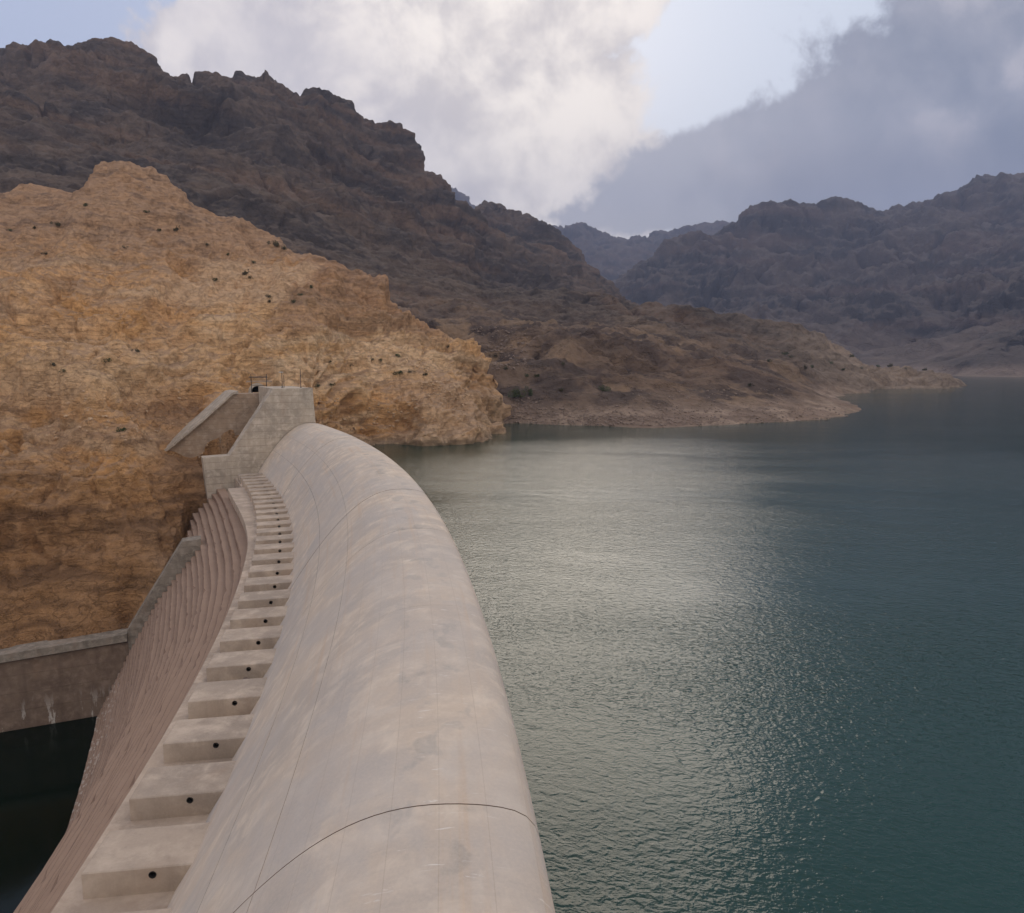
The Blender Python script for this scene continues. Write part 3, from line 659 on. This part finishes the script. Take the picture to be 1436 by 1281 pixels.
# baffle blocks, each with a drain hole in its near face
TH = [7.71, 8.63, 9.54, 10.44, 11.35, 12.21, 13.05, 13.9, 14.73, 15.54, 16.33, 17.16, 17.93, 18.68, 19.43, 20.19, 20.93, 21.62, 22.34, 23.01, 23.70, 24.37, 25.04, 25.68, 26.32, 26.95, 27.57]
TH = [TH[0] - 0.93 * k for k in range(12, 0, -1)] + TH
def block(th, span):
    w = 0.53 * span; bm = bmesh.new()
    u0, u1, z0, z1 = 10.6, 16.15, -9.302, -8.2
    r = 0.045
    def V(t, u, z): return bm.verts.new(dp(t, u, z))
    hu, hz, hr = 13.55, -8.52, 0.135
    # near face: rectangle with a round hole
    N = 16; rect = []
    cor = [(u1, z1), (u0, z1), (u0, z0), (u1, z0)]
    ring = []; outer = []
    for k in range(N):
        a = 2 * math.pi * k / N + math.pi / N; ca, sa = math.cos(a), math.sin(a)
        ring.append(V(th, hu + hr * ca, hz + hr * sa))
        tu = ((u1 - hu) if ca > 0 else (u0 - hu)) / ca; tz = ((z1 - r - hz) if sa > 0 else (z0 - hz)) / sa
        t = min(tu, tz); outer.append([hu + ca * t, hz + sa * t])
    for c in [(u1, z1 - r), (u0, z1 - r), (u0, z0), (u1, z0)]:      # snap the nearest ray to each corner
        k = min(range(N), key=lambda i: abs(math.atan2(outer[i][1] - hz, outer[i][0] - hu) - math.atan2(c[1] - hz, c[0] - hu))); outer[k] = list(c)
    ov = [V(th, *o) for o in outer]
    for k in range(N): bm.faces.new((ov[k], ov[(k + 1) % N], ring[(k + 1) % N], ring[k]))
    back = [V(th + math.degrees(0.7 / (DR - 13)), hu + hr * math.cos(2 * math.pi * k / N + math.pi / N), hz + hr * math.sin(2 * math.pi * k / N + math.pi / N)) for k in range(N)]
    for k in range(N): bm.faces.new((ring[k], ring[(k + 1) % N], back[(k + 1) % N], back[k]))
    bm.faces.new(back)
    # bevelled top and the other sides
    dt = math.degrees(r / (DR - 13))
    A = [V(th, u0, z1 - r), V(th, u1, z1 - r)]; B = [V(th + dt, u0, z1), V(th + dt, u1 - r, z1)]
    Cc = [V(th + w, u0, z1), V(th + w, u1 - r, z1)]; D = [V(th + w, u0, z0), V(th + w, u1, z0)]; E = [V(th + w, u1, z1 - r)]
    Lb = V(th, u1, z0)
    bm.faces.new((A[0], B[0], B[1], A[1])); bm.faces.new((B[0], Cc[0], Cc[1], B[1]))
    bm.faces.new((A[1], B[1], Cc[1], E[0])); bm.faces.new((A[1], E[0], D[1], Lb)); bm.faces.new((Cc[0], D[0], D[1], E[0], Cc[1]))
    bmesh.ops.remove_doubles(bm, verts=bm.verts[:], dist=0.0005); bmesh.ops.recalc_face_normals(bm, faces=bm.faces[:])
    me = bpy.data.meshes.new('baffle_block'); bm.to_mesh(me); bm.free(); return me
for i, t in enumerate(TH):
    sp = (TH[i + 1] - t) if i + 1 < len(TH) else (t - TH[i - 1])
    o = child(link('baffle_block', block(t, sp), M_BLOCK))
    bm = bmesh.new(); N = 16; vs = []
    for rr_, dth in ((0.150, 0.0), (0.150, -0.02), (0.125, -0.02), (0.125, 0.3)):
        vs.append([bm.verts.new(dp(t + math.degrees(dth / 303.), 13.55 + rr_ * math.cos(2 * math.pi * k / N), -8.52 + rr_ * math.sin(2 * math.pi * k / N))) for k in range(N)])
    for a, b in zip(vs[:-1], vs[1:]):
        for k in range(N): bm.faces.new((a[k], a[(k + 1) % N], b[(k + 1) % N], b[k]))
    me = bpy.data.meshes.new('drain_pipe'); bm.to_mesh(me); bm.free()
    link('drain_pipe', me, M_DARK, o)

# stepped downstream face
def step_end(z): return 28.39 if z > -15.5 else (28.39 + (23.5 - 28.39) * min(1.0, (-15.5 - z) / 4.0))
k = 0
while True:
    z = Z_STEP0 - k * STEP_H                                   # tread level
    if z < POOL_Z - 0.6: break
    u0, u1 = step_u(z + STEP_H) - 0.6, step_u(z)
    te = step_end(z); nseg = 170; r2 = np.random.default_rng(100 + k); V = []; tt = np.linspace(-6.2, te, nseg)
    j1 = np.convolve(r2.normal(0, 0.10, nseg + 8), np.ones(9) / 9 * 1.8, 'valid'); j2 = np.convolve(r2.normal(0, 0.04, nseg + 8), np.ones(9) / 9 * 1.8, 'valid')
    chip = (r2.random(nseg) < 0.07) * r2.uniform(0.05, 0.25, nseg)
    for i, t in enumerate(tt):
        wd = float(widen(t)); ue = u1 + wd + j1[i]; zt = z + j2[i] * 0.5
        V += [dp(t, u0 + wd - 0.8, zt), dp(t, ue - 0.08 - chip[i], zt), dp(t, ue, zt - 0.09 - chip[i] * 0.8), dp(t, ue - 0.02, zt - STEP_H - 0.06), dp(t, u0 + wd - 0.8, zt - STEP_H - 0.06)]
    Fc = [(i * 5 + j, i * 5 + (j + 1) % 5, (i + 1) * 5 + (j + 1) % 5, (i + 1) * 5 + j) for i in range(nseg - 1) for j in range(5)] + [(4, 3, 2, 1, 0), tuple((nseg - 1) * 5 + j for j in range(5))]
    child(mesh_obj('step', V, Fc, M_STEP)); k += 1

# ------------------------------------------------------------------ walls built from lifts of concrete
def lifted_wall(name, poly, th0, th1, mat, label, h=1.25, joint=0.04, zmin=None, cat='wall', seed=1, twist=0.0):
    """poly: outline in (u, z). The wall is cut into horizontal lifts with recessed joints between them."""
    root = empty(name, dp(th0, sum(p[0] for p in poly) / len(poly), min(p[1] for p in poly)))
    tag(root, label, cat)
    zs = [p[1] for p in poly]; z0, z1 = min(zs), max(zs); r_ = random.Random(seed)
    def clip(P, zc, keep_above):
        out = []
        for i in range(len(P)):
            a, b = P[i], P[(i + 1) % len(P)]
            ia = (a[1] >= zc) == keep_above or a[1] == zc; ib = (b[1] >= zc) == keep_above or b[1] == zc
            if ia: out.append(a)
            if ia != ib:
                t = (zc - a[1]) / (b[1] - a[1]); out.append((a[0] + t * (b[0] - a[0]), zc))
        return out
    n = max(1, round((z1 - z0) / h))
    edges = [z1 - (z1 - z0) * i / n for i in range(n + 1)]
    for i in range(n):
        P = clip(clip(poly, edges[i] - (joint / 2 if i else 0), False), edges[i + 1] + (joint / 2 if i < n - 1 else 0), True)
        P = [p for j, p in enumerate(P) if math.dist(p, P[j - 1]) > 1e-4]
        if len(P) < 3: continue
        off = r_.uniform(-0.02, 0.02) / DR * 57.3
        m = len(P); V = [dp(th0 + off, u, z) for u, z in P] + [dp(th1, u, z) for u, z in P]
        Fc = [tuple(range(m)), tuple(range(2 * m - 1, m - 1, -1))] + [(j, m + j, m + (j + 1) % m, (j + 1) % m) for j in range(m)]
        bm = bmesh.new(); vs = [bm.verts.new(v) for v in V]
        for f in Fc: bm.faces.new([vs[q] for q in f])
        bmesh.ops.recalc_face_normals(bm, faces=bm.faces[:])
        me = bpy.data.meshes.new('lift'); bm.to_mesh(me); bm.free()
        o = link('lift', me, mat, root); o.location = tuple(-c for c in root.location)
    # joint filler core, slightly inside
    cu = sum(p[0] for p in poly) / len(poly); cz = sum(p[1] for p in poly) / len(poly)
    Q = [(cu + (u - cu) * 0.985, cz + (z - cz) * 0.985) for u, z in poly]
    m = len(Q); e = 0.06 / DR * 57.3
    V = [dp(th0 + e, u, z) for u, z in Q] + [dp(th1 - e, u, z) for u, z in Q]
    Fc = [tuple(range(m)), tuple(range(2 * m - 1, m - 1, -1))] + [(j, m + j, m + (j + 1) % m, (j + 1) % m) for j in range(m)]
    bm = bmesh.new(); vs = [bm.verts.new(v) for v in V]
    for f in Fc: bm.faces.new([vs[q] for q in f])
    bmesh.ops.recalc_face_normals(bm, faces=bm.faces[:]); me = bpy.data.meshes.new('core'); bm.to_mesh(me); bm.free()
    o = link('core', me, M_CORE, root); o.location = tuple(-c for c in root.location)
    return root
lifted_wall('abutment_wall', [(1.75, 6.8), (8.9, 6.8), (17.0, -5.15), (21.5, -5.25), (20.6, -20.5), (1.2, -20.5), (1.4, 0)], 28.44, 29.05, M_ABUT,
            'tall pale concrete abutment wall with sloping shoulder closing the far end of the dam', 1.28)
lifted_wall('abutment_platform', [(1.9, 6.75), (8.6, 6.75), (8.6, -16), (1.9, -16)], 29.06, 31.4, M_ABUT, 'concrete platform block behind the top of the pale abutment wall', 1.6, seed=2, cat='platform')
lifted_wall('retaining_wall', [(4.5, 5.35), (13.4, 5.35), (25.7, -5.3), (25.9, -10.5), (4.5, -10.5)], 31.5, 32.3, M_BACK,
            'brownish concrete retaining wall with sloping left shoulder below the tunnel mouth', 1.0, seed=3)
def slab(name, pts, th0, th1, thick, mat, label, cat='coping'):
    V = []; 
    for u, z in pts:
        V += [dp(th0, u, z), dp(th1, u, z), dp(th1, u, z - thick), dp(th0, u, z - thick)]
    n = len(pts); Fc = [(i * 4 + j, i * 4 + (j + 1) % 4, (i + 1) * 4 + (j + 1) % 4, (i + 1) * 4 + j) for i in range(n - 1) for j in range(4)] + [(0, 1, 2, 3), tuple((n - 1) * 4 + j for j in (3, 2, 1, 0))]
    o = mesh_obj(name, V, Fc, mat); tag(o, label, cat); return o
slab('ramp_slab', [(12.6, 5.95), (13.6, 5.75), (19.5, 0.55), (25.9, -4.7), (26.6, -5.0)], 31.3, 32.9, 0.5, M_ABUT, 'grey concrete ramp slab sloping down the hill left of the abutment wall', 'ramp')
# wing wall of the stepped face and basin side wall
lifted_wall('wing_wall', [(23.4, -14.1), (25.9, -14.3), (33.7, -26.6), (33.7, -41), (27, -41), (23.4, -22)], 23.52, 24.0, M_WING, 'weathered sloping wing wall at the left end of the concrete steps', 1.02, seed=5)
lifted_wall('basin_wall', [(33.75, -28.3), (120, -31.5), (120, -41), (33.75, -41)], 23.56, 24.0, M_BASIN, 'brown stained basin side wall rising from the dark pool', 2.4, seed=6)
slab('basin_coping', [(33.75, -26.9), (60, -27.95), (120, -30.4)], 23.44, 24.1, 1.1, M_WING, 'grey weathered coping along the top of the brown basin wall', 'coping')

# ------------------------------------------------------------------ tunnel mouth, poles and gantry on the abutment
def bar(bm, a, b, r, n=8):
    a = Vector(a); b = Vector(b); d = (b - a).normalized(); s = d.orthogonal().normalized(); t = d.cross(s)
    A = []; B = []
    for k in range(n):
        w = s * math.cos(2 * math.pi * k / n) * r + t * math.sin(2 * math.pi * k / n) * r
        A.append(bm.verts.new(a + w)); B.append(bm.verts.new(b + w))
    for k in range(n): bm.faces.new((A[k], A[(k + 1) % n], B[(k + 1) % n], B[k]))
    bm.faces.new(A[::-1]); bm.faces.new(B)
def bm_obj(name, bm, mat, parent=None):
    bmesh.ops.recalc_face_normals(bm, faces=bm.faces[:])
    me = bpy.data.meshes.new(name); bm.to_mesh(me); bm.free(); return link(name, me, mat, parent)
tp = at_y(361, 552, 151.5)
portal = empty('tunnel_portal', tp); tag(portal, 'small arched concrete tunnel mouth with black opening above the abutment', 'tunnel'); portal.rotation_euler = (0, 0, rad(18))
def arch(bm, ri, ro, hh, y0, y1, N=14):
    rings = []
    for y in (y0, y1):
        for r in (ri, ro):
            L = [(-r, y, 0)] + [(-r * math.cos(math.pi * k / N), y, hh + r * math.sin(math.pi * k / N)) for k in range(N + 1)] + [(r, y, 0)]
            rings.append([bm.verts.new(p) for p in L])
    a, b, c, d = rings; m = len(a)
    for k in range(m - 1):
        bm.faces.new((a[k], a[k + 1], b[k + 1], b[k])); bm.faces.new((c[k], c[k + 1], d[k + 1], d[k]))
        bm.faces.new((a[k], a[k + 1], c[k + 1], c[k])); bm.faces.new((b[k], b[k + 1], d[k + 1], d[k]))
bm = bmesh.new(); arch(bm, 1.12, 1.75, 0.45, -0.3, 0.9); bm_obj('arch_ring', bm, M_ABUT, portal)
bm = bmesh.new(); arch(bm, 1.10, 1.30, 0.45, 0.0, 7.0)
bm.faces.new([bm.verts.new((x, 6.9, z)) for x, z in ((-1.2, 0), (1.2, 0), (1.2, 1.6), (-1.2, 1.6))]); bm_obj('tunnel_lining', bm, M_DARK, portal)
bm = bmesh.new(); bmesh.ops.create_cube(bm, size=1.0); bmesh.ops.scale(bm, vec=(5.2, 0.5, 0.35), verts=bm.verts[:]); bmesh.ops.translate(bm, vec=(0.4, 0.7, 2.5), verts=bm.verts[:]); bm_obj('head_beam', bm, M_BACK, portal)

def gantry(name, pa, pb, top, label):
    g = empty(name, pa); tag(g, label, 'gantry')
    d = Vector(pb) - Vector(pa)
    for v in ((0, 0, 0), tuple(d)):
        bm = bmesh.new(); bar(bm, v, (v[0], v[1], top), 0.09); bm_obj('post', bm, M_STEEL, g)
    bm = bmesh.new(); bar(bm, (-0.4, 0, top - 0.6), (d.x + 0.2, d.y, top - 0.6), 0.11); bm_obj('beam', bm, M_STEEL, g)
    bm = bmesh.new(); bar(bm, (0, 0, 1.5), (d.x, d.y, 1.5), 0.05); bm_obj('rail', bm, M_STEEL, g)
gantry('steel_gantry', at_y(353, 551, 147.5), at_y(374.5, 551, 147.5), 3.8, 'dark steel gantry frame standing in front of the tunnel mouth')
def lamp(name, base, h, head, label, double=False):
    g = empty(name, base); tag(g, label, 'lamp post')
    bm = bmesh.new(); bar(bm, (0, 0, 0), (0, 0, h), 0.065); bm_obj('pole', bm, M_STEEL, g)
    if double: bm = bmesh.new(); bar(bm, (0.34, 0, 0), (0.34, 0, h * 0.82), 0.055); bm_obj('pole', bm, M_STEEL, g)
    bm = bmesh.new(); bar(bm, (0, 0, 0), (0, 0, 0.12), 0.2); bm_obj('base_plate', bm, M_STEEL, g)
    if head:
        bm = bmesh.new(); bmesh.ops.create_cube(bm, size=1.0); bmesh.ops.scale(bm, vec=(0.85, 0.28, 0.14), verts=bm.verts[:]); bmesh.ops.translate(bm, vec=(-0.15, 0, h + 0.06), verts=bm.verts[:])
        bmesh.ops.bevel(bm, geom=bm.edges[:], offset=0.04, segments=2, affect='EDGES'); bm_obj('lamp_head', bm, M_LAMP, g)
q = at_y(396, 545, 138); lamp('lamp_post', (q[0], q[1], 6.78), 2.9, True, 'twin steel lamp post with pale head on the abutment platform', True)
q = at_y(422, 545, 138); lamp('pole', (q[0], q[1], 6.78), 3.5, False, 'thin bare steel pole near the right end of the abutment top')

# ------------------------------------------------------------------ vegetation
def leaf_mat(name, c):
    m, w, b = new_mat(name)
    g = w.n('ShaderNodeNewGeometry'); n = g.outputs['Random Per Island']
    w.l(w.mix(n, tuple(x * 0.55 for x in c), tuple(x * 1.5 for x in c)), b.inputs['Base Color']); b.inputs['Roughness'].default_value = 0.7
    return m
M_LEAF = leaf_mat('shrub_leaves', (0.052, 0.066, 0.026)); M_LEAF2 = leaf_mat('dry_shrub_leaves', (0.075, 0.070, 0.038)); M_BARK = plain_mat('bark', (0.10, 0.075, 0.055), 0.9)
def foliage(nleaf, rx, rz, size, seed, lumps=7):
    r_ = np.random.default_rng(seed); bm = bmesh.new()
    cs = r_.normal(0, 0.42, (lumps, 3)); cs[:, 2] = np.abs(cs[:, 2]) * 0.9 + 0.15; rs = r_.uniform(0.28, 0.55, lumps)
    for _ in range(nleaf):
        k = r_.integers(lumps); d = r_.normal(size=3); d /= np.linalg.norm(d)
        p = cs[k] + d * rs[k] * r_.uniform(0.5, 1.0) ** 0.5; p = Vector((p[0] * rx, p[1] * rx, max(0.03, p[2]) * rz))
        a = Vector(r_.normal(size=3)).normalized() * size * r_.uniform(0.6, 1.4); b = a.orthogonal().normalized() * size * r_.uniform(0.35, 0.6)
        bm.faces.new([bm.verts.new(p - a), bm.verts.new(p + b), bm.verts.new(p + a), bm.verts.new(p - b)])
    me = bpy.data.meshes.new('crown'); bm.to_mesh(me); bm.free(); return me
def stems(rx, rz, seed, r=0.05, n=5):
    r_ = np.random.default_rng(seed); bm = bmesh.new()
    for _ in range(n):
        a = r_.uniform(0, 6.28); q = (math.cos(a) * rx * 0.45, math.sin(a) * rx * 0.45, rz * r_.uniform(0.5, 0.8)); bar(bm, (0, 0, -0.4), (q[0] * 0.3, q[1] * 0.3, q[2] * 0.45), r, 5); bar(bm, (q[0] * 0.3, q[1] * 0.3, q[2] * 0.45), q, r * 0.6, 5)
    bmesh.ops.recalc_face_normals(bm, faces=bm.faces[:]); me = bpy.data.meshes.new('stem'); bm.to_mesh(me); bm.free(); return me
def plant(name, pt, crown, stem, mat, label, cat, group=None, rz=0.0, sc_=1.0):
    g = empty(name, pt); g.rotation_euler = (0, 0, rz); g.scale = (sc_,) * 3; tag(g, label, cat, group)
    c = link('crown', crown, mat, g); t = link('trunk' if cat == 'tree' else 'stem', stem, M_BARK, g); return g
T1 = foliage(1500, 2.2, 3.6, 0.20, 1, 11); T1s = stems(2.0, 3.4, 1, 0.11, 6)
plant('tree', hit('mountain', 725, 559), T1, T1s, M_LEAF, 'large dark green bushy tree at the foot of the slope beside the cove', 'tree')
plant('tree', hit('mountain', 744, 556), foliage(900, 1.4, 3.3, 0.18, 2, 8), stems(1.3, 3.1, 2, 0.09, 5), M_LEAF, 'narrower green tree just right of the large dark tree by the cove', 'tree')
plant('tree', hit('mountain', 845, 549), foliage(700, 1.5, 2.2, 0.17, 3, 7), stems(1.3, 2.0, 3, 0.08, 5), M_LEAF, 'small round green tree alone above the rubble shore of the headland', 'tree')
SH = [(foliage(240, 1.0, 0.95, 0.15, 10 + i, 6), stems(0.9, 0.85, 10 + i, 0.035, 4)) for i in range(4)]
hill_spots = [(343, 387, 1.7), (350, 393, 1.0), (301, 396, 1.2), (376, 419, 1.0), (377, 427, 1.1), (432, 404, 1.0), (419, 415, 0.8), (411, 426, 1.0), (481, 510, 0.9), (509, 514, 0.8), (559, 528, 1.5), (573, 524, 1.1), (591, 529, 1.0), (461, 543, 0.9), (477, 542, 0.8), (633, 492, 1.1), (531, 506, 1.3), (543, 510, 1.2), (564, 502, 1.1),
    (76, 319, 1.5), (44, 322, 1.1), (10, 325, 1.0), (223, 326, 1.1), (173, 349, 1.0), (248, 328, 1.7), (356, 370, 1.3), (139, 508, 1.0), (179, 495, 0.8), (77, 516, 0.8), (89, 524, 0.8), (165, 606, 0.9), (385, 347, 2.2), (398, 352, 1.6), (120, 290, 1.2), (205, 300, 1.0), (60, 360, 0.9), (290, 345, 1.1), (320, 360, 1.0)]
head_spots = [(1128, 519, 2.6), (1142, 516, 2.2), (1100, 499, 2.2), (1109, 503, 1.9), (1250, 508, 3.0), (1195, 501, 2.8), (1233, 516, 2.2), (1211, 518, 2.2), (1295, 520, 2.6), (1050, 543, 1.5), (1164, 511, 2.2), (693, 503, 1.6), (707, 520, 1.4), (739, 529, 1.2), (751, 532, 1.3), (787, 549, 1.3), (788, 512, 1.2), (1075, 508, 1.8), (1180, 520, 2.0), (1270, 520, 2.2)]
special = {(343, 387): 'dark green shrub at the left edge of the smooth scree slope', (165, 606): 'lone dark shrub on the bare rock above the gorge', (559, 528): 'dark shrub beside the grey rubble patch above the lake cliff', (385, 347): 'broad dark shrub on the skyline of the ochre hill',
           (1250, 508): 'large dark shrub on the crest of the farthest low spit', (248, 328): 'dark shrub below the peak of the ochre hill'}
rs_ = random.Random(5)
for i, (x, y, k) in enumerate(hill_spots):
    c, t = SH[i % 4]; plant('shrub', hit('ochre_hill', x, y), c, t, M_LEAF if i % 3 else M_LEAF2, special.get((x, y), 'tiny dark shrub dotted on the ochre hillside'), 'shrub', 'shrubs on the ochre hill', rs_.uniform(0, 6), k * 0.8)
for i, (x, y, k) in enumerate(head_spots):
    c, t = SH[i % 4]; plant('shrub', hit('mountain', x, y), c, t, M_LEAF if i % 2 else M_LEAF2, special.get((x, y), 'small dark shrub dotted on the brown headland slopes'), 'shrub', 'shrubs on the headland', rs_.uniform(0, 6), k * 0.9)

# ------------------------------------------------------------------ loose rock
def rubble(name, grid, boxes, mat, seed):
    r_ = np.random.default_rng(seed); bm0 = bmesh.new(); bmesh.ops.create_icosphere(bm0, subdivisions=1, radius=1.0)
    bv = np.array([v.co[:] for v in bm0.verts]); bf = [[v.index for v in f.verts] for f in bm0.faces]; bm0.free()
    V = []; Fc = []
    for (x0, y0, x1, y1, n, s0, s1) in boxes:
        for _ in range(n):
            p = np.array(hit(grid, r_.uniform(x0, x1), r_.uniform(y0, y1))); s_ = s0 * (s1 / s0) ** (r_.random() ** 2.2)
            q = bv * r_.uniform(0.6, 1.25, (len(bv), 1)) * np.array([1, r_.uniform(0.6, 1), r_.uniform(0.45, 0.8)]) * s_
            a = r_.uniform(0, 6.28); q = q @ np.array([[math.cos(a), -math.sin(a), 0], [math.sin(a), math.cos(a), 0], [0, 0, 1]])
            o = len(V); V.extend((q + p + np.array([0, 0, 0.15 * s_])).tolist()); Fc.extend([[o + i for i in f] for f in bf])
    return tag(mesh_obj(name, V, Fc, mat), kind='stuff')
M_BOUL = plain_mat('boulder', (0.46, 0.32, 0.20), 0.9, 0, 0.35); M_SHORE = plain_mat('shore_stone', (0.22, 0.165, 0.13), 0.9, 0, 0.4)
rubble('ochre_boulders', 'ochre_hill', [(590, 536, 648, 562, 150, 0.22, 0.65), (470, 560, 660, 612, 160, 0.2, 0.7), (575, 505, 610, 522, 60, 0.2, 0.5), (60, 545, 260, 620, 120, 0.15, 0.6), (240, 625, 300, 642, 40, 0.15, 0.45)], M_BOUL, 1)
rubble('shore_rubble', 'mountain', [(690, 572, 1190, 597, 1400, 0.14, 0.75), (800, 585, 1010, 598, 500, 0.2, 0.9), (880, 545, 1100, 575, 350, 0.15, 0.7), (660, 460, 740, 520, 350, 0.25, 1.0), (700, 560, 760, 590, 120, 0.2, 0.6)], M_SHORE, 2)
q = at_z(346, 962, -9.3); bm = bmesh.new()
for k in range(16):
    r1 = rs_.uniform(0.08, 0.26); mtx = bmesh.ops.create_icosphere(bm, subdivisions=1, radius=r1)
    for v in mtx['verts']: v.co = v.co * rs_.uniform(0.75, 1.15) + Vector((0, 0, 0))
    dx = rs_.gauss(0, 0.28); dy = rs_.gauss(0, 0.45); off = Vector((dx, dy, max(0.05, 0.42 - math.hypot(dx, dy) * 0.55)))
    for v in mtx['verts']: v.co += off
o = bm_obj('rubble_heap', bm, plain_mat('heap', (0.17, 0.13, 0.105), 0.95, 0, 0.4)); o.location = q; tag(o, 'small dark heap of rubble left between two baffle blocks on the ledge', 'rubble heap')

# ------------------------------------------------------------------ haze
if HAZE_DENSITY > 0:
    bm = bmesh.new(); bmesh.ops.create_cube(bm, size=1.0)
    lo = Vector((-4600, -500, -48)); hi = Vector((4600, 6600, 1500))
    for v in bm.verts: v.co = Vector([lo[i] if v.co[i] < 0 else hi[i] for i in range(3)])
    hz = bm_obj('haze', bm, None); tag(hz, kind='stuff')
    m = bpy.data.materials.new('haze'); m.use_nodes = True; w = NT(m.node_tree)
    out = w.n('ShaderNodeOutputMaterial'); v = w.n('ShaderNodeVolumePrincipled'); w.l(v.outputs[0], out.inputs['Volume'])
    v.inputs['Color'].default_value = (0.46, 0.55, 0.82, 1); v.inputs['Density'].default_value = HAZE_DENSITY; v.inputs['Anisotropy'].default_value = 0.2
    hz.data.materials.append(m)
sc.cycles.max_bounces = 6; sc.cycles.diffuse_bounces = 3; sc.cycles.glossy_bounces = 3; sc.cycles.volume_bounces = 0
sc.cycles.use_denoising = True
